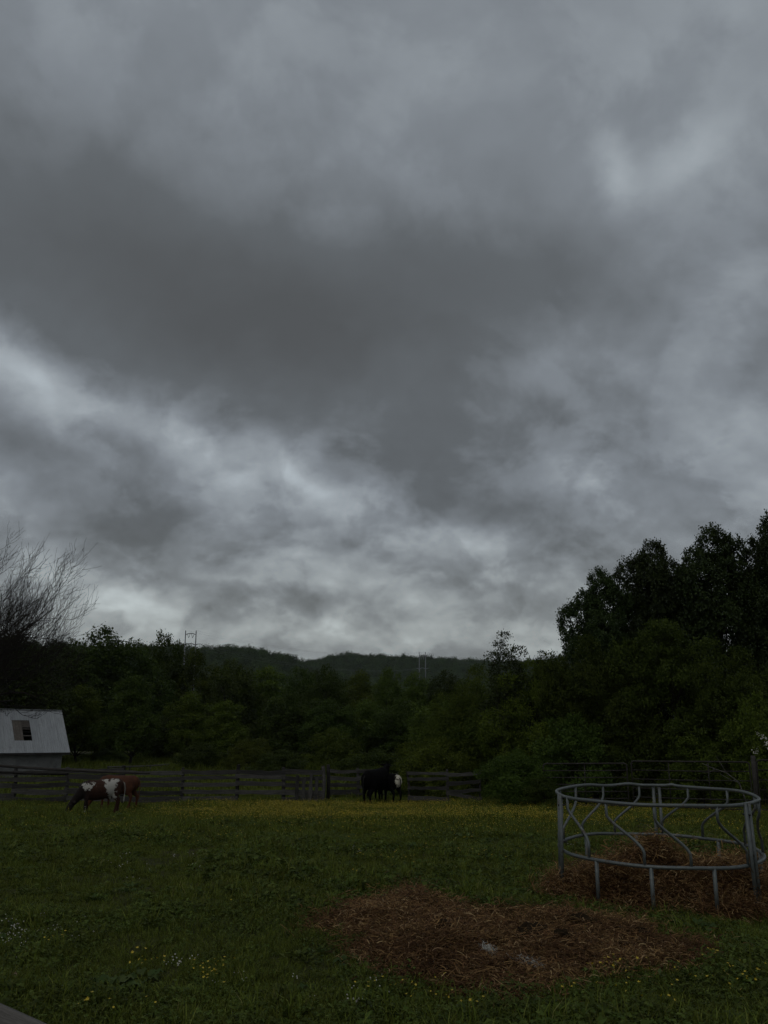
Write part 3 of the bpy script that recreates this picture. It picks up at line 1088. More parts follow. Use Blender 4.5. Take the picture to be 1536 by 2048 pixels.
def board_fence(name, label, pts, boards, seed, h=1.35, pw=.085, missing=(), mt='old_board', drop=0.03):
    """posts at pts (x, y); boards: list of (bottom height, board height)"""
    r = random.Random(seed)
    P_ = [Vector((x, y, tz(x, y))) for x, y in pts]
    root = empty(name, P_[0])
    for p in P_:
        post(root, p, h * (1 + r.gauss(.03, .03)), pw * (1 + r.gauss(0, .1)), M['dark_wood'] if r.random() < .6 else M[mt], r)
    for i in range(len(P_) - 1):
        a, b = P_[i], P_[i + 1]
        for k, (z0, bh) in enumerate(boards):
            if (i, k) in missing:
                continue
            d = b - a
            da, db = r.gauss(0, drop), r.gauss(0, drop)
            A = a + Vector((0, -.11, z0 + da)); B = b + Vector((0, -.11, z0 + db))
            d = B - A
            m_ = plank_mesh(r, d.length + .12, bh * (1 + r.gauss(0, .12)), .035, abs(r.gauss(0, .02)))
            o = m_.obj('board', M[mt], root)
            o.location = A - Vector(root.location) - d.normalized() * .06 + Vector((0, -.012 * (i % 2), 0))
            o.rotation_euler = d.to_track_quat('X', 'Z').to_euler()
            o.rotation_euler = Matrix((d.normalized(), Vector((0, 0, 1)).cross(d.normalized()).normalized(), d.normalized().cross(Vector((0, 0, 1)).cross(d.normalized()).normalized()))).transposed().to_euler()
    tag(root, label, 'fence')
    return root


FY = 33.0
xs = [at(px, 1605, FY).x for px in (-100, 20, 132, 246, 361, 471, 568, 646)]
five = [(.10, .17), (.36, .17), (.64, .17), (.90, .16), (1.14, .17)]
lf = board_fence('board_fence', 'long weathered grey board fence across the back of the pasture, left of the cattle gap',
                 [(x, FY + .25 * math.sin(i * 1.7)) for i, x in enumerate(xs)], five, 3, 1.36,
                 missing={(5, 0)})
# patched end: short upright boards nailed on at the gap
r_ = random.Random(8)
for k in range(4):
    m_ = plank_mesh(r_, .95 + r_.random() * .15, .14, .03, 0)
    o = m_.obj('upright_board', M['old_board'], lf)
    o.location = Vector((xs[-1] - .18 - k * .26, FY - .34, tz(xs[-1], FY) + .05)) - Vector(lf.location)
    o.rotation_euler = (0, -PI / 2 + r_.gauss(0, .03), 0)
# fence behind the gap
YB = 37.5
xb = [at(px, 1600, YB).x for px in (656, 716, 772)]
board_fence('board_fence', 'darker board fence seen through the gap behind the black cattle', [(x, YB) for x in xb],
            [(.12, .2), (.48, .16), (.80, .15), (1.10, .14)], 5, 1.36, .07)
# panel on the right of the gap, sagging
YC = 32.5
xc = [at(px, 1604, YC).x for px in (818, 896, 962)]
rp = board_fence('board_fence', 'short sagging grey board panel just right of the cattle gap', [(x, YC + i * .2) for i, x in enumerate(xc)],
                 [(.16, .15), (.50, .13), (.82, .12), (1.10, .12)], 9, 1.22, .05, drop=.06)
# dark poles along the top of the fence at the left
def pole(name, a, b, rad, mt, label, cat, sag=.1, n=10):
    m_ = MB()
    a, b = Vector(a), Vector(b)
    pts = [(b - a) * (i / n) + Vector((0, 0, -sag * 4 * (i / n) * (1 - i / n))) for i in range(n + 1)]
    m_.tube(pts, rad, 7)
    o = m_.obj(name, M[mt], None, True, a)
    tag(o, label, cat)
    return o
pole('fence_pole', at(-60, 1527, 31.6), at(300, 1546, 32.0), .055, 'dark_wood', 'long dark sagging pole resting along the top of the fence at left', 'pole', .05)
pole('fence_pole', at(-60, 1541, 31.8), at(136, 1548, 32.2), .05, 'dark_wood', 'shorter dark pole under the long sagging pole at left', 'pole', .03)
pole('meadow_rail', at(215, 1534, 62), at(338, 1529, 66), .06, 'old_board', 'pale thin rail in the far meadow right of the barn', 'rail', .05)
ra, rb = at(215, 1534, 62), at(338, 1529, 66)
mr = [o for o in COL.objects if o.name.startswith('meadow_rail')][0]
for t in (.02, .35, .68, .98):
    p = ra.lerp(rb, t)
    m_ = MB(); m_.tube([(0, 0, tz(p.x, p.y) - p.z - .1), (0, 0, .05)], .05, 6)
    o = m_.obj('post', M['old_board'], mr); o.location = p - ra

# ------------------------------------------------------------------ rusty pipe gates on the right
def pipe_panel(x0, y0, x1, y1, h, rails, label, rounded=True, verticals=()):
    a = Vector((x0, y0, tz(x0, y0))); b = Vector((x1, y1, tz(x1, y1)))
    root = empty('pipe_gate', a)
    d = b - a
    L_ = d.length
    ux = d.normalized()
    up = Vector((0, 0, 1))
    rc = .10
    m_ = MB()
    def P3(s, z):
        return ux * s + up * z
    fr = [P3(.03, .12), P3(.03, h - rc)]
    for k in range(1, 5):
        an = k / 4 * PI / 2
        fr.append(P3(.03 + rc - rc * math.cos(an), h - rc + rc * math.sin(an)))
    for k in range(0, 5):
        an = k / 4 * PI / 2
        fr.append(P3(L_ - .03 - rc + rc * math.sin(an), h - rc + rc * math.cos(an)))
    fr += [P3(L_ - .03, .12)]
    m_.tube(fr, .027, 7, closed=True)
    m_.obj('frame', M['rusty_pipe'], root, True)
    for i in range(1, rails):
        z = .12 + (h - .12) * i / rails
        m_ = MB(); m_.tube([P3(.05, z), P3(L_ * .5, z - .012), P3(L_ - .05, z)], .02, 6)
        m_.obj('rail', M['rusty_pipe'], root, True)
    for s in verticals:
        m_ = MB(); m_.tube([P3(L_ * s, .12), P3(L_ * s, h - .02)], .018, 6)
        m_.obj('brace', M['rusty_pipe'], root, True)
    for s in (.0, 1.0):
        m_ = MB(); m_.tube([P3(L_ * s, -.3), P3(L_ * s, .2)], .035, 6)
        m_.obj('foot', M['rusty_pipe'], root, True)
    tag(root, label, 'gate', 'pipe gates along the right side')
    return root
g0 = at(1088, 1612, 29.0); g1 = at(1262, 1614, 28.2); g2 = at(1512, 1616, 26.4); g3 = at(1700, 1616, 25.4)
pipe_panel(g0.x, 29.0, g1.x - .03, 28.2, 1.52, 6, 'rusty pipe gate with rounded top corner, left of the two behind the feeder', verticals=(.5,))
pipe_panel(g1.x + .06, 28.15, g2.x - .05, 26.4, 1.60, 5, 'long rusty pipe panel behind the feeder, reaching the right edge post', verticals=(.33, .66))
pipe_panel(g2.x + .10, 26.35, g3.x, 25.4, 1.66, 5, 'pipe panel cut off by the right edge of the photo')
gp = MB(); gp.tube([(0, 0, -.4), (.02, 0, .9), (.03, 0, 1.8)], [.085, .08, .075], 8)
o = gp.obj('gate_post', M['dark_wood'], None, True, Vector((g2.x + .02, 26.38, tz(g2.x, 26.38))))
tag(o, 'dark wooden gate post between the pipe panels near the right edge', 'post')
gp = MB(); gp.tube([(0, 0, -.4), (.02, 0, .8), (.0, 0, 1.5)], [.075, .07, .065], 8)
o = gp.obj('gate_post', M['dark_wood'], None, True, Vector((at(652, 1606, 33).x + .06, 33.05, tz(at(652, 1606, 33).x, 33.05))))
tag(o, 'tall dark post at the end of the long board fence by the cattle gap', 'post')
# dry pale branch leaning over the panel
db = MB()
p0 = at(1500, 1590, 26.0)
rel = lambda px, py, Y: at(px, py, Y) - p0
db.tube([rel(1500, 1625, 26.0), rel(1478, 1565, 26.1), rel(1452, 1545, 26.2), rel(1430, 1538, 26.4), rel(1405, 1527, 26.6)], [.028, .022, .016, .012, .007], 5)
db.tube([rel(1478, 1565, 26.1), rel(1462, 1560, 26.0), rel(1440, 1548, 25.9)], [.014, .010, .005], 4)
db.tube([rel(1452, 1545, 26.2), rel(1440, 1525, 26.3), rel(1432, 1512, 26.3)], [.012, .008, .004], 4)
db.tube([rel(1430, 1538, 26.4), rel(1418, 1545, 26.4), rel(1404, 1546, 26.4)], [.009, .007, .004], 4)
o = db.obj('dead_branch', M['near_rail'], None, True, p0)
tag(o, 'pale dead branch leaning against the pipe panel at right', 'branch')

# ------------------------------------------------------------------ pylons and wires
def pylon(px, top, sp_px, Y, arm_dy, label, arch):
    """two-legged steel pole tower with curved cross arms"""
    c = at(px, top, Y)
    w = sp_px / FPX * Y
    zg_ = tz(c.x, Y)
    root = empty('pylon', (c.x, Y, zg_), 0.06)
    H = c.z - zg_
    for s_ in (-1, 1):
        m_ = MB(); m_.tube([(s_ * w / 2, 0, -.5), (s_ * w / 2, 0, H * .5), (s_ * w / 2, 0, H)], [.62, .52, .36], 8)
        m_.obj('pole', M['pylon'], root, True)
    k = FPX / Y
    def arc(za, zb_, xa, xb_, rad):
        pts = []
        for i in range(9):
            t = i / 8
            pts.append((xa + (xb_ - xa) * t, 0, za + (zb_ - za) * math.sin(t * PI)))
        m_ = MB(); m_.tube(pts, rad, 6)
        return m_
    z1 = H - arch / k
    arc(z1, z1 + 2.4 / k, -w / 2, w / 2, .30).obj('cross_arm', M['pylon'], root, True)
    z2 = H - arm_dy / k
    arc(z2, z2 + 2.5 / k, -w / 2, w / 2, .32).obj('cross_arm', M['pylon'], root, True)
    for s_ in (-1, 1):
        m_ = MB(); e = w / 2 + 9.5 / k * (sp_px / 20)
        m_.tube([(s_ * w / 2, 0, z2), (s_ * (w / 2 + (e - w / 2) * .45), 0, z2 + 1.5 / k), (s_ * e, 0, z2 + 1.8 / k)], [.36, .32, .25], 6)
        m_.obj('cross_arm', M['pylon'], root, True)
    for s_ in (-1, 1):
        m_ = MB()
        m_.tube([(s_ * w * .32, 0, z1 + .8 / k), (s_ * w * .18, 0, z1 - 7 / k)], .16, 5)
        m_.tube([(s_ * w * .06, 0, z1 + 2 / k), (s_ * w * .18, 0, z1 - 7 / k)], .16, 5)
        m_.obj('insulator', M['wire'], root)
    tag(root, label, 'pylon', 'pylons of the power line')
    return [Vector((c.x + xx, Y, zg_ + zz)) for xx, zz in ((-w / 2 - 9 / k * sp_px / 20, z2 + 1 / k), (0, z2 + 1.5 / k), (w / 2 + 9 / k * sp_px / 20, z2 + 1 / k), (-w / 2, H), (w / 2, H))]
pa = pylon(382, 1261, 20.5, 560, 28, 'nearer pale pylon standing above the trees on the left', 8)
pb = pylon(844.5, 1304, 12.2, 900, 33, 'farther pale pylon against the wooded hill on the right', 8)
for i, (a, b) in enumerate(zip(pa, pb)):
    e = b + (b - a) * .9 + Vector((0, 0, -6))
    m_ = MB()
    rel0 = lambda p: p - a
    pts = [rel0(a.lerp(b, t / 14) - Vector((0, 0, 9 * 4 * t / 14 * (1 - t / 14)))) for t in range(15)]
    pts += [rel0(b.lerp(e, t / 8) - Vector((0, 0, 7 * 4 * t / 8 * (1 - t / 8)))) for t in range(1, 9)]
    m_.tube(pts, .03, 4)
    o = m_.obj('power_wire', M['wire'], None, False, a)
    tag(o, ['lowest left wire strung between the two pylons', 'middle wire strung between the two pylons', 'lowest right wire strung between the two pylons',
            'upper wire from the left legs of the two pylons', 'upper wire from the right legs of the two pylons'][i], 'wire', 'wires of the power line')

# ------------------------------------------------------------------ cattle
def loft(m_, st, n=14):
    """stations: (centre, half width, half height); smooth closed tube"""
    pts = [Vector(s_[0]) for s_ in st]
    base = len(m_.v)
    for i, s_ in enumerate(st):
        a = pts[max(0, i - 1)]; b = pts[min(len(pts) - 1, i + 1)]
        t = (b - a).normalized()
        side = Vector((0, 1, 0))
        side = (side - t * side.dot(t)).normalized()
        upv = side.cross(t) * -1
        for k in range(n):
            an = 2 * PI * k / n
            m_.v.append(tuple(pts[i] + side * math.cos(an) * s_[1] + upv * math.sin(an) * s_[2]))
    for i in range(len(st) - 1):
        for k in range(n):
            k2 = (k + 1) % n
            m_.f.append((base + i * n + k, base + (i + 1) * n + k, base + (i + 1) * n + k2, base + i * n + k2))
    m_.f.append(tuple(base + k for k in range(n)))
    m_.f.append(tuple(base + (len(st) - 1) * n + k for k in range(n))[::-1])


def cow(name, pose, mt, tailmt, loc, rz, scale, label, stride=(0.05, -.06, .06, -.08), headturn=0.0):
    m_ = MB()
    loft(m_, [((-.93, 0, 1.02), .10, .12), ((-.87, 0, 1.02), .20, .24), ((-.72, 0, 1.02), .26, .33), ((-.42, 0, .98), .31, .36), ((-.05, 0, .93), .355, .40),
              ((.30, 0, .93), .33, .40), ((.55, 0, .97), .27, .38), ((.74, 0, .99), .20, .30), ((.86, 0, .99), .11, .18)], 18)
    loft(m_, [((-.62, 0, 1.28), .10, .06), ((-.3, 0, 1.28), .12, .06), ((.2, 0, 1.26), .12, .07), ((.52, 0, 1.29), .09, .07)], 10)   # backbone and withers
    ht = headturn
    if pose == 'graze':
        loft(m_, [((.50, 0, 1.06), .20, .30), ((.74, .02 * ht, .88), .155, .24), ((.95, .06 * ht, .66), .125, .17), ((1.08, .10 * ht, .48), .11, .13)], 14)
        hd = [(1.04, .10 * ht, .54), (1.13, .13 * ht, .40), (1.22, .17 * ht, .23), (1.27, .19 * ht, .10), (1.29, .2 * ht, .04)]
        ears = (1.06, .10 * ht, .52)
    else:
        loft(m_, [((.52, 0, 1.02), .21, .32), ((.78, .03 * ht, 1.12), .15, .24), ((1.0, .09 * ht, 1.24), .115, .17), ((1.12, .14 * ht, 1.30), .10, .13)], 14)
        hd = [(1.08, .12 * ht, 1.36), (1.20, .18 * ht, 1.31), (1.36, .26 * ht, 1.18), (1.48, .32 * ht, 1.08), (1.53, .34 * ht, 1.04)]
        ears = (1.10, .13 * ht, 1.36)
    loft(m_, [(hd[0], .085, .10), (hd[1], .115, .135), (hd[2], .085, .105), (hd[3], .07, .075), (hd[4], .055, .05)], 12)
    for s_ in (-1, 1):
        e = Vector(ears)
        loft(m_, [(e + Vector((0, .08 * s_, .02)), .03, .03), (e + Vector((-.03, .18 * s_, .03)), .035, .055), (e + Vector((-.05, .28 * s_, .0)), .02, .02)], 8)
    f1, f2, h1, h2 = stride
    for s_, f_ in ((1, f1), (-1, f2)):
        y = .16 * s_
        loft(m_, [((.56, y * .9, .98), .11, .17), ((.56, y, .78), .10, .13), ((.55 + f_ * .4, y, .56), .072, .08), ((.56 + f_ * .7, y, .40), .062, .065),
                  ((.55 + f_ * .9, y, .20), .043, .045), ((.56 + f_, y, .10), .052, .055), ((.58 + f_, y, .0), .062, .07)], 10)
    for s_, f_ in ((1, h1), (-1, h2)):
        y = .17 * s_
        loft(m_, [((-.62, y * .8, 1.05), .13, .26), ((-.60, y, .82), .13, .21), ((-.60 + f_ * .3, y * 1.05, .64), .09, .13), ((-.74 + f_ * .7, y, .46), .055, .075),
                  ((-.73 + f_ * .85, y, .34), .048, .055), ((-.70 + f_, y, .16), .043, .047), ((-.68 + f_, y, .08), .054, .058), ((-.66 + f_, y, .0), .062, .07)], 10)
    loft(m_, [((-.50, 0, .66), .10, .05), ((-.38, 0, .60), .13, .10), ((-.24, 0, .62), .09, .06)], 10)      # udder
    me = m_.mesh(name, M[mt])
    o = obj(name, me)
    rm = o.modifiers.new('skin', 'REMESH'); rm.mode = 'VOXEL'; rm.voxel_size = .022; rm.use_smooth_shade = True
    sm = o.modifiers.new('soft', 'SMOOTH'); sm.iterations = 5; sm.factor = .5
    o.location = loc
    o.rotation_euler = (0, 0, rz)
    o.scale = (scale,) * 3
    tl = MB()
    tl.tube([(-.90, 0, 1.16), (-.97, .01, 1.10), (-1.0, .02, .9), (-.99, .03, .68), (-.98, .03, .55), (-.97, .03, .42), (-.965, .03, .34)], [.032, .026, .018, .016, .028, .030, .010], 7)
    tl.obj('tail', M[tailmt], o, True)
    for s_ in (-1, 1):
        eb = Vector(hd[1]) + Vector((.035, .098 * s_, .03 if pose == 'stand' else .02))
        b_ = MB(); b_.tube([eb - Vector((.02, 0, 0)), eb - Vector((.01, 0, 0)), eb + Vector((.01, 0, 0)), eb + Vector((.02, 0, 0))], [.008, .02, .02, .008], 7)
        b_.obj('eye', M['eye'], o, True)
    tag(o, label, 'cow')
    return o


def hide(base, patches, white=(.40, .375, .33), speck=0.0, dark=None):
    """coat colour; patches are (centre, radii) of white areas in body coordinates"""
    def build(n):
        p = n.obj()
        w = n.v('ADD', p, n.v('SCALE', n.v('SUBTRACT', n.noise(p, 5.5, 6, .7, color=True), (.5, .5, .5)), .75))
        tot_ = None
        for c, rr in patches:
            v = n.v('DIVIDE', n.v('SUBTRACT', w, c), rr)
            dt = n.new('ShaderNodeVectorMath', operation='LENGTH')
            n.put(dt.inputs[0], v)
            k = n.m('SUBTRACT', 1.0, dt.outputs['Value'])
            tot_ = k if tot_ is None else n.m('MAXIMUM', tot_, k)
        fine = n.noise(p, 20, 4, .6)
        c = n.ramp(n.m('ADD', n.m('MULTIPLY', fine, .5), n.m('MULTIPLY', n.noise(p, 3.0, 4, .6), .5)), [(.35, tuple(k * .5 for k in base)), (.65, tuple(k * 1.35 for k in base))])
        if dark is not None:
            sx = n.new('ShaderNodeSeparateXYZ'); n.put(sx.inputs[0], p)
            c = n.mix(n.rng(sx.outputs[0], .35, .75), c, (*dark, 1))
        if tot_ is not None:
            c = n.mix(n.rng(tot_, -.10, .12), c, (*white, 1))
        return c
    return build
M['eye'] = mat('eye', lambda n: (.01, .008, .006), .15, .6)
M['coat_pied'] = mat('coat_pied', hide((.038, .015, .008), [((-.35, .36, 1.0), (.24, .5, .30)), ((-.48, .3, 1.25), (.18, .4, .13)), ((-.15, .2, 1.30), (.10, .3, .10)), ((-.42, .40, .72), (.16, .4, .22)),
                                                      ((.62, .25, 1.12), (.16, .4, .14)), ((.42, .25, 1.22), (.07, .3, .06)), ((.60, .22, .14), (.13, .14, .16))], dark=(.012, .008, .006)), .8, .2)
M['coat_brown'] = mat('coat_brown', hide((.070, .025, .011), [((.60, -.2, .9), (.2, .2, .2))]), .8, .2)
M['coat_black'] = mat('coat_black', hide((.005, .0045, .0045), []), .9, .05)
M['coat_rump'] = mat('coat_rump', hide((.005, .0045, .0045), [((-1.0, 0.0, .98), (.17, .5, .40)), ((-.90, .0, 1.27), (.15, .3, .10))], white=(.58, .53, .42)), .9, .05)
M['tail_white'] = mat('tail_white', lambda n: (.36, .34, .30), .9)
M['tail_brown'] = mat('tail_brown', lambda n: (.07, .026, .012), .9)
M['tail_black'] = mat('tail_black', lambda n: (.008, .007, .007), .9)


def on_ground(px, py):
    g_ = ground_at(px, py)
    return g_
c1 = on_ground(198, 1627)
cow('cow', 'graze', 'coat_pied', 'tail_white', c1, PI + .62, .77, 'brown cow with white patches grazing head down at left', (.10, -.10, .10, -.12), -.6)
c2 = on_ground(236, 1619)
cow('cow', 'graze', 'coat_brown', 'tail_brown', c2 + Vector((-.18, .40, 0)), PI - .10, .82, 'plain reddish brown cow standing half behind the patched one', (.06, -.10, .08, -.10), .5)
c3 = on_ground(752, 1609)
cow('cow', 'stand', 'coat_black', 'tail_black', c3, R(62), 1.0, 'big all-black animal standing in the gap of the fence, seen from behind', (.04, -.06, .10, -.06), .8)
c4 = on_ground(783, 1608)
cow('cow', 'graze', 'coat_rump', 'tail_black', c4 + Vector((-.20, .35, 0)), R(132), .86, 'smaller black animal with white rump right of the all-black one', (.04, -.06, .06, -.08), .3)

# ------------------------------------------------------------------ round bale feeder
FC = Vector((3.41, 10.25, 0))
FT, FB, FR = CAMZ - 1.463, CAMZ - 2.11, 1.2
TILT = -.036
def feeder():
    zg_ = tz(FC.x, FC.y)
    root = empty('bale_feeder', (FC.x, FC.y, zg_))
    r = random.Random(3)
    def P3(a, z, rad=FR):
        x, y = math.cos(a) * rad, math.sin(a) * rad
        return Vector((x, y, z - zg_ + TILT * y))
    def ring(name, z, rad, tr_, dent):
        m_ = MB()
        pts = []
        n = 96
        for i in range(n):
            a = 2 * PI * i / n
            k = dent * (math.exp(-((a - R(88)) / .10) ** 2) - .7 * math.exp(-((a - R(105)) / .12) ** 2) + .8 * math.exp(-((a - R(60)) / .05) ** 2))
            w = .006 * math.sin(3 * a + 1) + .004 * math.sin(7 * a)
            pts.append(P3(a, z + k + w, rad + w))
        m_.tube(pts, tr_, 10, closed=True)
        return m_.obj(name, M['feeder_steel'], root, True)
    ring('top_ring', FT, FR, .0205, .020)
    ring('bottom_ring', FB, FR, .0205, .0)
    # S-bent bars leaning the same way all round
    for a_deg in (-166, -135, -109, -75.5, -33, -8, 22, 50, 81, 106, 130, 153):
        a0 = R(a_deg)
        sh = R(18)
        a1 = a0 + sh + R(r.gauss(0, 1.2))
        H = FT - FB
        pts = [P3(a0, FT), P3(a0, FT - H * .22)]
        for k in range(1, 10):
            t = k / 10
            s_ = t * t * (3 - 2 * t)
            s_ = .35 * t + .65 * s_
            ins = math.sin(t * PI) * .045
            pts.append(P3(a0 + (a1 - a0) * s_, FT - H * (.22 + .55 * t), FR - ins))
        pts += [P3(a1, FT - H * .77), P3(a1, FB)]
        m_ = MB(); m_.tube(pts, .0165, 8)
        m_.obj('bent_bar', M['feeder_steel'], root, True)
    # legs down to the ground
    for a_deg in (-143, -112.5, -80, -8, 32, 85, 122, 158):
        a = R(a_deg)
        x, y = math.cos(a) * FR, math.sin(a) * FR
        g_ = tz(FC.x + x, FC.y + y)
        m_ = MB(); top_ = P3(a, FB)
        m_.tube([top_, Vector((x * 1.0, y * 1.0, g_ - zg_ - .05))], .023, 8)
        m_.obj('leg', M['feeder_steel'], root, True)
    # doubled posts where the three sections bolt together
    for a in (R(-53), R(184), R(70)):
        pr = []
        for s_ in (-.032, .032):
            m_ = MB()
            a_ = a + s_
            x, y = math.cos(a_) * (FR + .01), math.sin(a_) * (FR + .01)
            g_ = tz(FC.x + x, FC.y + y)
            m_.tube([P3(a_, FT + .01, FR + .012), Vector((x * 1.03, y * 1.03, g_ - zg_ - .05))], .022, 8)
            po = m_.obj('joint_post', M['feeder_steel'], root, True)
            pr.append(po)
        m_ = MB()
        for z in (FT - .12, FB + .1):
            p = P3(a, z, FR + .04)
            q_ = P3(a, z, FR - .05)
            m_.tube([p, q_], .012, 6)
        m_.obj('bolt', M['rusty_pipe'], pr[0], True)
    tag(root, 'round grey-green steel bale feeder with S-bent bars on old hay', 'feeder')
feeder()

# ------------------------------------------------------------------ old hay
def straw_mesh(name, seed, n=34, spread=.16, lmin=.08, lmax=.26, up=.35, t0=0.0, t1=1.0):
    r = np.random.default_rng(seed)
    V, Fc, T = [], [], []
    for i in range(n):
        p = np.array([r.normal() * spread, r.normal() * spread, r.random() * .05])
        a = r.random() * 6.28
        d = np.array([math.cos(a), math.sin(a), r.normal() * up])
        L_ = lmin + (lmax - lmin) * r.random()
        w = .0018 + .0020 * r.random()
        side = np.array([-d[1], d[0], r.normal() * .3]); side /= np.linalg.norm(side)
        bend = np.array([r.normal() * .3, r.normal() * .3, -.5 * r.random()]) * L_ * .6
        b = len(V)
        for k in range(4):
            t = k / 3
            c = p + d * L_ * (t - .5) + bend * (t - .5) ** 2 * 2
            V += [c - side * w, c + side * w]
        for k in range(3):
            Fc.append((b + 2 * k, b + 2 * k + 1, b + 2 * k + 3, b + 2 * k + 2))
        T += [t0 + (t1 - t0) * r.random() ** 1.5] * 8
    return np_mesh(name, np.array(V), np.array(Fc), M['hay'], False, T)
straws = [straw_mesh(f'straw_{i}', 300 + i, 54, .12, .02, .11, .20) for i in range(4)] + [straw_mesh(f'straw_long_{i}', 320 + i, 14, .12, .08, .20, .35) for i in range(2)] + \
         [straw_mesh(f'straw_wet_{i}', 330 + i, 40, .12, .02, .11, .18, 0.0, .30) for i in range(4)]


def inside(poly, x, y):
    x = np.asarray(x); y = np.asarray(y)
    c = np.zeros(x.shape, dtype=bool)
    n = len(poly)
    for i in range(n):
        x0, y0 = poly[i]; x1, y1 = poly[(i + 1) % n]
        k = ((y0 > y) != (y1 > y)) & (x < (x1 - x0) * (y - y0) / (y1 - y0 + 1e-12) + x0)
        c ^= k
    return c


def edge_dist(poly, x, y):
    d = np.full(np.shape(x), 1e9)
    n = len(poly)
    for i in range(n):
        a = np.array(poly[i]); b = np.array(poly[(i + 1) % n])
        ab = b - a
        t = np.clip(((x - a[0]) * ab[0] + (y - a[1]) * ab[1]) / (ab @ ab), 0, 1)
        d = np.minimum(d, np.hypot(x - a[0] - ab[0] * t, y - a[1] - ab[1] * t))
    return d


PATCH = [(ground_at(px, py).x, ground_at(px, py).y) for px, py in
         [(px + 4 + max(0, px - 1000) * .13, py + 10 + max(0, py - 1900) * .12) for px, py in
          [(632, 1842), (668, 1816), (735, 1800), (790, 1770), (838, 1766), (880, 1795), (980, 1808), (1090, 1822), (1200, 1834), (1290, 1856), (1362, 1884), (1412, 1912),
          (1370, 1938), (1245, 1942), (1165, 1962), (1085, 1992), (965, 2000), (885, 1988), (842, 1962), (745, 1934), (700, 1902), (648, 1874)]]]


def hay_h(x, y):
    """height of hay above the ground in the trampled patch"""
    ins = inside(PATCH, x, y)
    e = edge_dist(PATCH, x, y) * np.where(ins, 1, -1) - .06
    w = .20 * vnoise(np.asarray(x) * 2.6, np.asarray(y) * 2.6 + 7) + .10 * vnoise(np.asarray(x) * 8, np.asarray(y) * 8 + 2)
    k = np.clip((e + w) / .35, 0, 1)
    h = k * (.035 + .045 * vnoise(np.asarray(x) * 2.4 + 5, np.asarray(y) * 2.4) + .02 * vnoise(np.asarray(x) * 9, np.asarray(y) * 9))
    return h, e + w


MOUNDS = [(FC.x - .05, FC.y + .05, .46, .42, .40), (FC.x - .62, FC.y - .25, .55, .50, .27), (FC.x + .62, FC.y - .35, .66, .55, .32), (FC.x + 1.15, FC.y + .25, .6, .6, .26),
          (FC.x - 1.05, FC.y - .05, .30, .45, .20), (FC.x - .3, FC.y + .6, .8, .5, .22), (FC.x + .55, FC.y + .45, .7, .5, .24), (FC.x + .45, FC.y - .95, .55, .35, .16), (FC.x - .55, FC.y - .95, .35, .28, .12),
          (FC.x + 1.4, FC.y - .5, .5, .5, .22)]


def mound_h(x, y):
    x = np.asarray(x); y = np.asarray(y)
    h = np.zeros(x.shape)
    for (mx, my, sx, sy, a) in MOUNDS:
        h = np.maximum(h, a * np.exp(-(((x - mx) / sx) ** 2 + ((y - my) / sy) ** 2) * 1.1)) + .25 * a * np.exp(-(((x - mx) / sx) ** 2 + ((y - my) / sy) ** 2))
    h = h + .04 * vnoise(x * 3 + 2, y * 3) * np.clip(h * 6, 0, 1) + .025 * vnoise(x * 8, y * 8 + 3) * np.clip(h * 6, 0, 1)
    return h * 1.25 - .085


def sheet(name, x0, x1, y0, y1, step, hf, mt, label, cat):
    xs_ = np.arange(x0, x1, step); ys_ = np.arange(y0, y1, step)
    Xg, Yg = np.meshgrid(xs_, ys_)
    h = hf(Xg, Yg)
    Z = terrain(Xg, Yg) + np.where(h > .004, h, -.05)
    idx_ = np.arange(Xg.size).reshape(Xg.shape)
    F_ = np.stack([idx_[:-1, :-1], idx_[:-1, 1:], idx_[1:, 1:], idx_[1:, :-1]], -1).reshape(-1, 4)
    keep = (h.ravel()[F_] > -.02).any(axis=1)
    F_ = F_[keep]
    used, inv = np.unique(F_.ravel(), return_inverse=True)
    V_ = np.stack([Xg, Yg, Z], -1).reshape(-1, 3)[used]
    o = obj(name, np_mesh(name, V_, inv.reshape(-1, 4), M[mt], True))
    tag(o, label, cat, kind='stuff')
    return o
px_ = np.array(PATCH)
sheet('hay_patch', px_[:, 0].min() - .3, px_[:, 0].max() + .3, px_[:, 1].min() - .3, px_[:, 1].max() + .3, .05,
      lambda x, y: hay_h(x, y)[0] * (hay_h(x, y)[1] > 0), 'hay_base', 'flat trampled patch of old brown hay in the foreground grass', 'hay')
sheet('hay_heap', FC.x - 2.2, FC.x + 2.6, FC.y - 2.0, FC.y + 2.0, .05, mound_h, 'hay_base', 'loose brown hay heaped inside and under the round feeder', 'hay')


def pts_in(x0, x1, y0, y1, n, seed):
    r = np.random.default_rng(seed)
    return x0 + (x1 - x0) * r.random(n), y0 + (y1 - y0) * r.random(n), r
X, Y, r = pts_in(px_[:, 0].min() - .2, px_[:, 0].max() + .2, px_[:, 1].min() - .2, px_[:, 1].max() + .2, 9000, 91)
h, e = hay_h(X, Y)
k = (e > -.05) & (r.random(len(X)) < np.clip((e + .12) / .3, 0, 1) * (.6 + .4 * vnoise(X * 2, Y * 2)))
for lx, ly, lr_ in [(1068, 1882, .24), (1128, 1896, .12), (882, 1876, .14), (1168, 1862, .17), (815, 1850, .10), (885, 1950, .15), (1290, 1880, .14)]:
    g_ = ground_at(lx, ly)
    k &= (np.hypot(X - g_.x, (Y - g_.y) * 1.3) > lr_ * .9) | (r.random(len(X)) < .12)
X, Y, h = X[k], Y[k], h[k]; n = len(X)
s = .7 + .6 * r.random(n)
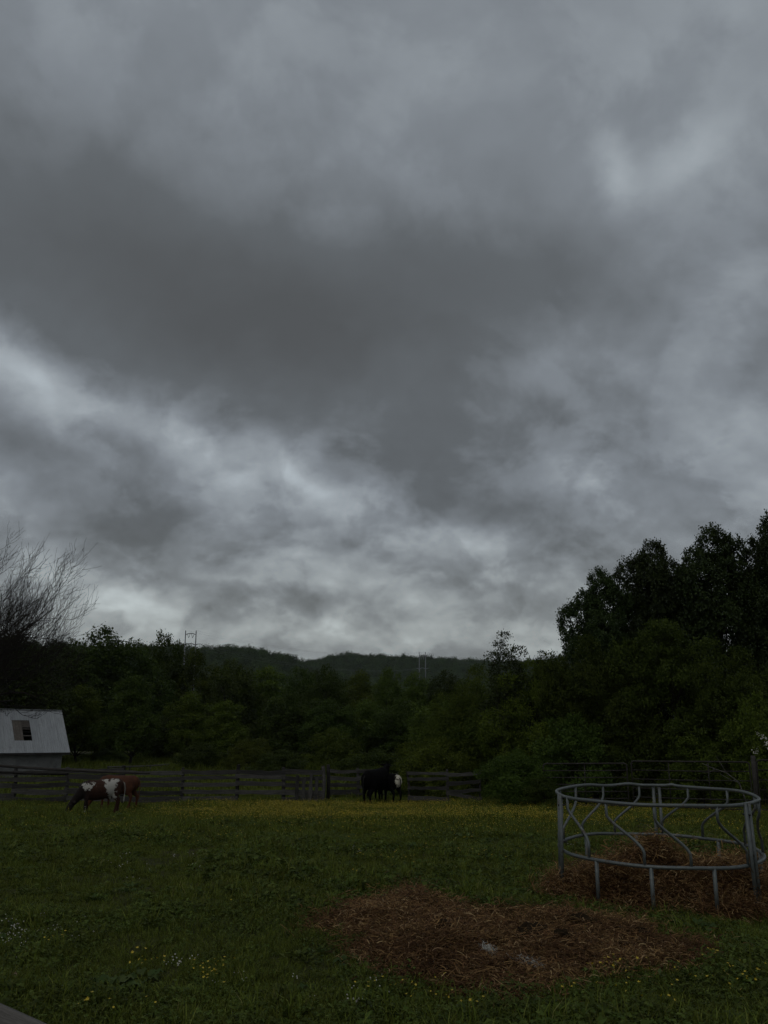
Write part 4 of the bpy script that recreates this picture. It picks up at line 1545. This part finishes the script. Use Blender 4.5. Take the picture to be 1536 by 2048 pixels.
scatter('straw', np.stack([X, Y, terrain(X, Y) + h + .005], -1), np.stack([r.normal(0, .12, n), r.normal(0, .12, n), r.random(n) * 6.28], -1), np.stack([s, s, s], -1),
        np.where(vnoise(X * 1.9 + 11, Y * 2.6) * .6 + vnoise(X * 6, Y * 6) * .4 + r.normal(0, .15, n) > .10, r.integers(6, 10, n), np.where(r.random(n) < .93, r.integers(0, 4, n), r.integers(4, 6, n))), straws, 'loose brown straw strewn over the trampled patch', 'straw')
X, Y, r = pts_in(FC.x - 2.2, FC.x + 2.6, FC.y - 2.0, FC.y + 2.0, 9000, 92)
h = mound_h(X, Y)
k = (h > -.01) & (r.random(len(X)) < .25 + np.clip(h * 6, 0, .75))
X, Y, h = X[k], Y[k], h[k]; n = len(X)
s = .75 + .6 * r.random(n)
scatter('straw', np.stack([X, Y, terrain(X, Y) + h + .005], -1), np.stack([r.normal(0, .3, n), r.normal(0, .3, n), r.random(n) * 6.28], -1), np.stack([s, s, s], -1),
        np.where(vnoise(X * 2.4 + 3, Y * 2.4) + r.normal(0, .15, n) > .80, r.integers(6, 10, n), np.where(r.random(n) < .8, r.integers(0, 4, n), r.integers(4, 6, n))), straws, 'loose straw sticking out of the hay heap in the feeder', 'straw')

# dung lumps in the hay
def lump(name, px, py, w, d, h, mt, label, cat, seed):
    g_ = ground_at(px, py)
    hh = max(0., float(hay_h(np.array([g_.x]), np.array([g_.y]))[0][0]))
    bm = bmesh.new()
    bmesh.ops.create_icosphere(bm, subdivisions=3, radius=1)
    r = np.random.default_rng(seed)
    o1, o2 = r.random() * 50, r.random() * 50
    for v in bm.verts:
        k = 1 + .45 * float(vnoise(v.co.x * 1.8 + o1, v.co.y * 1.8 + v.co.z + o2)) + .30 * float(vnoise(v.co.x * 5 + o2, v.co.y * 5 + v.co.z * 3 + o1))
        v.co = Vector((v.co.x * w * k, v.co.y * d * k, max(v.co.z, -.5) * h * k))
    me = bpy.data.meshes.new(name)
    bm.to_mesh(me); bm.free()
    me.polygons.foreach_set('use_smooth', [True] * len(me.polygons))
    me.materials.append(M[mt])
    o = obj(name, me, None, (g_.x, g_.y, g_.z + hh + h * .45 + .015))
    o.rotation_euler = (0, 0, r.random() * 6)
    tag(o, label, cat)
    return o
lump('manure_lump', 1068, 1882, .20, .11, .075, 'dung', 'largest black manure lump in the middle of the trampled hay', 'manure', 1)
lump('manure_lump', 1128, 1896, .10, .07, .05, 'dung', 'small dark manure lump right beside the largest one', 'manure', 2)
lump('manure_lump', 882, 1876, .12, .09, .05, 'dung', 'dark manure lump left of centre in the trampled hay', 'manure', 3)
lump('manure_lump', 1168, 1862, .15, .08, .05, 'dung', 'dark manure lump toward the back right of the trampled hay', 'manure', 4)
lump('manure_lump', 815, 1850, .09, .07, .04, 'dung', 'dark clod near the back left of the trampled hay', 'manure', 5)
lump('manure_lump', 885, 1950, .13, .08, .04, 'dung', 'dark clod at the front left of the trampled hay', 'manure', 6)
lump('manure_lump', 1290, 1880, .12, .08, .04, 'dung', 'dark clod at the right end of the trampled hay', 'manure', 7)
M['dry_leaf'] = mat('dry_leaf', lambda n: n.ramp(n.noise(n.obj(), 30, 4), [(.3, (.20, .13, .085)), (.7, (.34, .24, .17))]), .8)
lump('pale_stone', 28, 1962, .045, .028, .022, 'dry_leaf', 'small pale tan stone in the grass at the left edge', 'stone', 8)


def net_wrap():
    """torn end of white net wrap trodden into the hay"""
    r = np.random.default_rng(12)
    V, F_ = [], []
    line = [(968, 1914), (984, 1926), (1000, 1940), (1020, 1942), (1042, 1944), (1064, 1950), (1086, 1960)]
    cs = [ground_at(*p) for p in line]
    base = cs[0]
    for s in range(420):
        t = r.random() * 1.3 if r.random() < .4 else 3.3 + r.random() * 2.6
        i = int(t); f_ = t - i
        c = cs[i].lerp(cs[i + 1], f_)
        d = (cs[i + 1] - cs[i]).normalized()
        c = c + Vector((r.normal() * .02, r.normal() * .045, .075 + r.random() * .035))
        L_ = .02 + .07 * r.random()
        dd_ = (d + Vector((r.normal() * .8, r.normal() * .8, r.normal() * .2))).normalized()
        sd = dd_.cross(Vector((0, 0, 1))).normalized() * (.0014 + .0014 * r.random())
        b = len(V)
        for k in range(3):
            p = c + dd_ * L_ * (k / 2 - .5) + Vector((0, 0, r.normal() * .006)) - base
            V += [tuple(p - sd), tuple(p + sd)]
        F_ += [(b, b + 1, b + 3, b + 2), (b + 2, b + 3, b + 5, b + 4)]
    o = obj('net_wrap', np_mesh('net_wrap', np.array(V), np.array(F_), M['net']), None, base)
    tag(o, 'frayed whitish piece of bale net wrap lying in the trampled hay', 'net wrap')
net_wrap()

# ------------------------------------------------------------------ near fence rail at the bottom left corner
def near_rail():
    A = at(0, 2012, 2.60)
    B = at(84, 2050, 2.47)
    d = (B - A); d.z = 0
    dn = d.normalized()
    A2 = A - dn * 1.2
    B2 = B + dn * 1.6
    A2.z = B2.z = B.z - .02
    r = random.Random(4)
    root = empty('near_fence', Vector((A2.x, A2.y, tz(A2.x, A2.y))))
    L_ = (B2 - A2).length
    m_ = plank_mesh(r, L_, .14, .04, 0, .004)
    o = m_.obj('rail', M['near_rail'], root)
    o.location = A2 - Vector(root.location) - Vector((0, 0, .14))
    ang = math.atan2(dn.y, dn.x)
    o.rotation_euler = (R(-28), 0, ang)
    for s_ in (.35, L_ - .3):
        p = A2 + dn * s_
        m_ = MB(); m_.tube([(0, 0, tz(p.x, p.y) - .4), (0, 0, A2.z - .05)], .06, 8)
        q_ = m_.obj('post', M['near_rail'], root, True)
        q_.location = Vector((p.x, p.y - .14, 0)) - Vector(root.location)
    tag(root, 'weathered grey wooden rail in the bottom left corner', 'fence')
near_rail()

# ------------------------------------------------------------------ grass and flowers
def tuft(name, seed, n, hmin, hmax, spread, width, lean, material):
    r = np.random.default_rng(seed)
    V, Fc, T = [], [], []
    for i in range(n):
        p = np.array([r.normal() * spread, r.normal() * spread, -.01])
        a = r.random() * 6.28
        h = hmin + (hmax - hmin) * r.random()
        ln = lean * (.3 + r.random()) * h
        d = np.array([math.cos(a), math.sin(a), 0])
        sd = np.array([-d[1], d[0], 0]) * width * (.7 + .6 * r.random())
        p1 = p + np.array([0, 0, h * .55]) + d * ln * .3
        p2 = p + np.array([0, 0, h * (.95 - .3 * lean * r.random())]) + d * ln
        b = len(V)
        V += [p - sd * .8, p + sd * .8, p1 - sd, p1 + sd, p2]
        Fc.append((b, b + 1, b + 3, b + 2)); Fc.append((b + 2, b + 3, b + 4, b + 4))
        T += [np.clip(r.random() * .92 + (.1 if r.random() < .05 else 0), 0, 1)] * 5
    Q = np.array([f_ for f_ in Fc if f_[2] != f_[3]]); Tr = np.array([f_[:3] for f_ in Fc if f_[2] == f_[3]])
    return np_mesh(name, np.array(V), [Q, Tr], material, False, T)


def clover_mesh(name, seed, n, size, hmax, material, aspect=.9):
    r = np.random.default_rng(seed)
    C, A, N_, L, T = [], [], [], [], []
    for i in range(n):
        p = np.array([r.normal() * .07, r.normal() * .07, .015 + r.random() * hmax])
        a = r.random() * 6.28
        tt = r.random()
        for k in range(3):
            an = a + k * 2.09
            d = np.array([math.cos(an), math.sin(an), r.normal() * .25])
            C.append(p + d * size * .5); A.append(d); N_.append(np.array([r.normal() * .3, r.normal() * .3, 1])); L.append(size * (.8 + .4 * r.random())); T.append(tt * .7 + .3 * r.random())
    return leaves_mesh(name, np.array(C), np.array(A), np.array(N_), np.array(L), np.array(L) * aspect, np.array(T), material)


def flower_mesh(name, seed, h, pet, material, n_heads=3, spread=.05, ball=False):
    r = np.random.default_rng(seed)
    V, Fq_, st = [], [], []
    for i in range(n_heads):
        p = np.array([r.normal() * spread, r.normal() * spread, h * (.75 + .5 * r.random())])
        tilt = r.normal(size=3) * .35
        nrm = np.array([0, -.25, 1]) + tilt; nrm /= np.linalg.norm(nrm)
        x = np.cross(nrm, [1, 0, 0]); x /= np.linalg.norm(x); y = np.cross(nrm, x)
        m_ = 5 if not ball else 9
        for k in range(m_):
            an = 2 * PI * k / m_ + r.random() * .2
            if ball:
                d = r.normal(size=3); d[2] = abs(d[2]); d /= np.linalg.norm(d)
                c = p + d * pet * .45
                u_ = np.cross(d, [.3, .5, .8]); u_ /= np.linalg.norm(u_); w_ = np.cross(d, u_)
                q4 = [c - u_ * pet * .4, c + w_ * pet * .4, c + u_ * pet * .4, c - w_ * pet * .4]
            else:
                d = x * math.cos(an) + y * math.sin(an); e_ = np.cross(nrm, d)
                q4 = [p, p + d * pet * .6 - e_ * pet * .38 + nrm * pet * .2, p + d * pet + nrm * pet * .45, p + d * pet * .6 + e_ * pet * .38 + nrm * pet * .2]
            b = len(V); V += q4; Fq_.append((b, b + 1, b + 2, b + 3))
        st.append(p)
    nb = len(Fq_)
    for p in st:
        b = len(V)
        V += [p * np.array([.6, .6, 0]) + [-.0015, 0, 0], p * np.array([.6, .6, 0]) + [.0015, 0, 0], p + [.0012, 0, -.002], p + [-.0012, 0, -.002]]
        Fq_.append((b, b + 1, b + 2, b + 3))
    me = np_mesh(name, np.array(V), np.array(Fq_), material, False, np.full(len(V), .5))
    me.materials.append(M['grass'])
    mi = np.zeros(len(Fq_), dtype=np.int32); mi[nb:] = 1
    me.polygons.foreach_set('material_index', mi)
    return me


G_near = [tuft(f'tuft_{i}', 400 + i, 22, .04, .11, .05, .0030, .8, M['grass']) for i in range(5)] + \
         [tuft(f'tuft_tall_{i}', 410 + i, 16, .10, .22, .04, .0028, .6, M['grass']) for i in range(2)] + \
         [clover_mesh(f'clover_{i}', 420 + i, 16, .022, .05, M['clover']) for i in range(3)] + \
         [clover_mesh(f'broad_{i}', 430 + i, 7, .06, .05, M['clover'], .55) for i in range(2)]
G_far = [tuft(f'far_tuft_{i}', 440 + i, 26, .05, .13, .10, .006, .7, M['grass']) for i in range(4)] + \
        [tuft(f'far_tall_{i}', 445 + i, 18, .12, .26, .08, .005, .5, M['grass']) for i in range(2)] + \
        [clover_mesh(f'far_clover_{i}', 450 + i, 16, .035, .06, M['clover']) for i in range(2)]


def field_points(y0, y1, dens, seed, margin=1.15):
    """points inside the part of the pasture the view covers, with some to spare on both sides"""
    r = np.random.default_rng(seed)
    xm = y1 * .56 * margin + 1.5
    n = int((y1 - y0) * 2 * xm * dens)
    X = (r.random(n) * 2 - 1) * xm
    Y = y0 + (y1 - y0) * r.random(n)
    k = np.abs(X) < Y * .56 * margin + 1.5
    return X[k], Y[k], r


def blocked(X, Y, r):
    """thin the grass where hay lies"""
    _, e = hay_h(X, Y)
    p = np.where(e > .05, .02 + .12 * (vnoise(X * 2.2 + 8, Y * 2.2) > .55), np.where(e > -.12, .5, 1.0))
    m = mound_h(X, Y)
    p = np.where(m > .02, .06 + .25 * (vnoise(X * 1.7, Y * 1.7 + 4) > .45), p)
    worn = vnoise(X * .8 + 40, Y * .8 + 5) * .6 + vnoise(X * 2.1, Y * 2.1 + 60) * .4
    p = p * np.where(worn > .28, .45, 1.0)
    return r.random(len(X)) < p


def grow(name, y0, y1, dens, seed, kinds, wts, label, sc=(.75, 1.4)):
    X, Y, r = field_points(y0, y1, dens, seed)
    k = blocked(X, Y, r)
    X, Y = X[k], Y[k]
    n = len(X)
    patch = vnoise(X * .55 + 20, Y * .55) * .6 + vnoise(X * 1.6, Y * 1.6 + 30) * .4
    s = (sc[0] + (sc[1] - sc[0]) * r.random(n)) * np.clip(1 + .75 * patch, .45, 2)
    cum = np.cumsum(wts) / np.sum(wts)
    pk = np.searchsorted(cum, np.clip(r.random(n) * .7 + .15 + patch * .35 + r.normal(0, .12, n), 0, .999))
    scatter(name, np.stack([X, Y, terrain(X, Y) - .005], -1), np.stack([r.normal(0, .15, n), r.normal(0, .15, n), r.random(n) * 6.28], -1),
            np.stack([s, s, s * (.85 + .4 * r.random(n))], -1), pk, kinds, label, 'grass')
grow('grass', 3.2, 9.5, 420, 501, G_near, [3, 3, 3, 2, 2, .35, .35, 3, 3, 2.5, .6, .6], 'short thick grass and clover in the foreground pasture')
grow('grass', 9.5, 18, 190, 502, G_near[:7] + G_far[6:] + G_near[10:], [3, 3, 3, 2, 2, .8, .8, 1.6, 1.6, .5, .5], 'short pasture grass round the feeder and across the middle', (.75, 1.3))
grow('grass', 18, 37, 75, 503, G_far, [3, 3, 3, 3, 1.2, 1.2, 1.2, 1.2], 'pasture grass at the back along the board fence', (.6, 1.0))
grow('grass', 37, 95, 10, 504, G_far, [3, 3, 3, 3, 1.5, 1.5, 1, 1], 'rough grass of the far meadow behind the fence', (1.6, 2.8))

def rosette(name, seed, n, size, material):
    r = np.random.default_rng(seed)
    a = np.arange(n) * 2.399 + r.random(n) * .5
    e = .10 + .75 * r.random(n)
    A = np.stack([np.cos(a), np.sin(a), e], -1)
    A /= np.linalg.norm(A, axis=1, keepdims=True)
    L = size * (.5 + .7 * r.random(n))
    C = A * (L * .9)[:, None] + r.normal(0, .03, (n, 3)) * np.array([1, 1, .4]) + np.array([0, 0, .01])
    N_ = np.stack([-np.cos(a) * e, -np.sin(a) * e, np.ones(n)], -1) + r.normal(0, .25, (n, 3))
    return leaves_mesh(name, C, A, N_, L, L * .42, .3 + .7 * r.random(n), material)
WEEDS = [rosette(f'rosette_{i}', 460 + i, 22 + 4 * i, .040 + .007 * i, M['weed'] if i % 2 else M['clover']) for i in range(5)]
X, Y, r = field_points(4, 24, 22, 505)
cl = vnoise(X * .55 + 9, Y * .55 + 2) * .6 + vnoise(X * 1.9 + 1, Y * 1.9) * .4
k = (r.random(len(X)) < np.clip((cl + .15) * 1.3, .05, 1)) & blocked(X, Y, r)
X, Y = X[k], Y[k]; n = len(X)
s_ = .7 + .8 * r.random(n)
scatter('pasture_weeds', np.stack([X, Y, terrain(X, Y)], -1), np.stack([r.normal(0, .15, n), r.normal(0, .15, n), r.random(n) * 6.28], -1), np.stack([s_, s_, s_], -1),
        r.integers(0, 5, n), WEEDS, 'low leafy weeds growing in clumps through the pasture grass', 'weeds')

BUT = [flower_mesh(f'buttercup_{i}', 600 + i, .12, .012, M['buttercup'], 4, .12) for i in range(4)]
BUT_far = [flower_mesh(f'buttercup_far_{i}', 610 + i, .12, .0105, M['buttercup'], 9, .26) for i in range(4)]
CLV = [flower_mesh(f'clover_bloom_{i}', 620 + i, .07, .013, M['white_bloom'], 4, .10, True) for i in range(3)]


def flowers(name, X, Y, meshes, r, label, sc=1.0):
    n = len(X)
    s = sc * (.75 + .5 * r.random(n))
    scatter(name, np.stack([X, Y, terrain(X, Y)], -1), np.stack([r.normal(0, .1, n), r.normal(0, .1, n), r.random(n) * 6.28], -1),
            np.stack([s, s, s], -1), r.integers(0, len(meshes), n), meshes, label, 'flowers')
# thick yellow drift in front of the board fence
X, Y, r = field_points(16, 33, 60, 701)
az_ = np.degrees(np.arctan2(X, Y))
dens_ = np.clip((Y - 16.5) / 8, 0, 1) * np.clip((az_ + 17) / 8, 0, 1) * np.clip((22 - az_) / 8, 0, 1) * np.clip((33 - Y) / 2, 0, 1) * np.clip(.25 + 1.1 * vnoise(X * .33, Y * .5 + 3) + .5 * vnoise(X * 1.1, Y * 1.3), 0, 1.3) + \
    .35 * np.clip(.4 + vnoise(X * .7, Y * .7 + 8), 0, 1) * np.clip((az_ - 15) / 4, 0, 1) * np.clip((Y - 18) / 3, 0, 1) * np.clip((29 - Y) / 3, 0, 1)
k = r.random(len(X)) < np.clip(dens_, .02, 1) * .80
flowers('buttercups', X[k], Y[k], BUT_far, r, 'dense drift of yellow buttercups along the back of the pasture')
X, Y, r = field_points(11, 20, 12, 702)
k = (r.random(len(X)) < np.clip(vnoise(X * .5 + 2, Y * .5), 0, 1) * .5) & blocked(X, Y, r)
flowers('buttercups', X[k], Y[k], BUT, r, 'scattered buttercups in the middle of the pasture')
# foreground groups
def group_pts(items, seed):
    r = np.random.default_rng(seed)
    X, Y = [], []
    for px, py, sx, sy, n in items:
        for i in range(n):
            g_ = ground_at(px + r.normal() * sx, min(2060, py + r.normal() * sy))
            X.append(g_.x); Y.append(g_.y)
    return np.array(X), np.array(Y), r
X, Y, r = group_pts([(412, 1975, 26, 16, 14), (290, 1945, 18, 8, 6), (1230, 1958, 60, 12, 12), (1420, 1985, 60, 22, 14), (1200, 1995, 60, 18, 7), (830, 2012, 24, 14, 8),
                     (755, 2005, 12, 8, 3), (960, 2030, 30, 10, 4), (1500, 1985, 30, 24, 6), (1440, 1940, 20, 10, 3), (190, 2040, 60, 8, 4), (100, 1900, 25, 8, 3), (470, 1820, 20, 10, 3)], 703)
BUT1 = [flower_mesh(f'buttercup_near_{i}', 630 + i, .13, .011, M['buttercup'], 1, .02) for i in range(4)]
X2 = np.concatenate([X, X + r.normal(0, .06, len(X))]); Y2 = np.concatenate([Y, Y + r.normal(0, .05, len(Y))])
flowers('buttercups', X2, Y2, BUT1, r, 'sparse groups of buttercups in the foreground grass', 1.0)
X, Y, r = group_pts([(30, 1870, 30, 12, 12), (95, 1880, 40, 10, 12), (20, 1895, 40, 14, 6), (720, 2000, 40, 16, 8), (500, 1975, 60, 20, 5), (360, 1945, 30, 8, 4), (470, 1735, 60, 14, 8),
                     (250, 1735, 60, 12, 8), (640, 1700, 80, 12, 8), (1180, 1710, 30, 12, 4)], 704)
flowers('clover_blooms', X, Y, CLV, r, 'small round white clover blooms in the foreground grass', .9)


# broad-leaved weeds, each a plant of its own
def weed(name, px, py, n, size, label, mt='weed', upright=.5, seed=1):
    g_ = ground_at(px, py)
    r = np.random.default_rng(seed)
    root = empty(name, g_)
    b = MB()
    for i in range(n):
        a = i * 2.399 + r.random() * .5
        L_ = size * (.6 + .6 * r.random())
        e = upright * (.5 + .8 * r.random())
        d = Vector((math.cos(a), math.sin(a), e)).normalized()
        st = d * L_ * .45
        b.tube([(0, 0, 0), tuple(st)], [.006, .004], 5)
        sd = Vector((-math.sin(a), math.cos(a), 0))
        upv = d.cross(sd) * -1
        V, F_ = [], []
        k = 6
        for j in range(k + 1):
            t = j / k
            w = L_ * .27 * math.sin(min(1, t * 1.08 + .05) * PI) ** .75 * (1 - .25 * t)
            c = st + d * L_ * .75 * t + Vector((0, 0, -.32 * L_ * t * t))
            wv = .012 * math.sin(j * 2.2 + i)
            V += [c - sd * w + Vector((0, 0, w * .35 + wv)), c, c + sd * w + Vector((0, 0, w * .35 - wv))]
        for j in range(k):
            q0 = j * 3
            F_ += [(q0, q0 + 1, q0 + 4, q0 + 3), (q0 + 1, q0 + 2, q0 + 5, q0 + 4)]
        me = np_mesh('leaf', np.array([tuple(v) for v in V]), np.array(F_), M[mt], True, np.full(len(V), .25 + .75 * r.random()))
        obj('leaf', me, root)
    b.obj('stem', M['grass'], root)
    tag(root, label, 'weed')
weed('broadleaf_weed', 215, 1985, 12, .20, 'large grey-green broad-leaved weed in the bottom left grass', seed=1)
weed('broadleaf_weed', 285, 1968, 9, .16, 'smaller broad-leaved weed right of the large grey-green one', seed=2)
weed('broadleaf_weed', 700, 1932, 8, .16, 'dock plant with broad leaves at the left front of the trampled hay', seed=3)
weed('broadleaf_weed', 1395, 1868, 7, .20, 'dock plant with pale broad leaves below the feeder at right', seed=4)
weed('broadleaf_weed', 1015, 1985, 10, .09, 'small bluish green weed growing at the front of the trampled hay', seed=5)
weed('broadleaf_weed', 1090, 1795, 7, .16, 'broad-leaved weed between the feeder and the trampled hay', seed=6)
weed('broadleaf_weed', 580, 1990, 9, .13, 'leafy weed in the grass left of the trampled hay', seed=7)
weed('broadleaf_weed', 1490, 1925, 8, .16, 'leafy weed in the grass near the right edge below the feeder', seed=8)
weed('broadleaf_weed', 930, 1680, 8, .22, 'leafy weed in the middle of the pasture left of the feeder', seed=9)

# ------------------------------------------------------------------ thin damp air
hz = MB(); hz.box((0, 1200, 16), (4700, 2700, 100))
ho = hz.obj('haze')
tag(ho, 'thin pale haze over the valley and hills', 'haze', kind='stuff')
hm = bpy.data.materials.new('haze'); hm.use_nodes = True
hm.node_tree.nodes.clear()
hn = NT(hm.node_tree)
vol = hn.new('ShaderNodeVolumePrincipled')
vol.inputs['Color'].default_value = (.80, .87, .95, 1)
vol.inputs['Density'].default_value = 6.5e-5
hn.t.links.new(vol.outputs[0], hn.new('ShaderNodeOutputMaterial').inputs['Volume'])
ho.data.materials.append(hm)
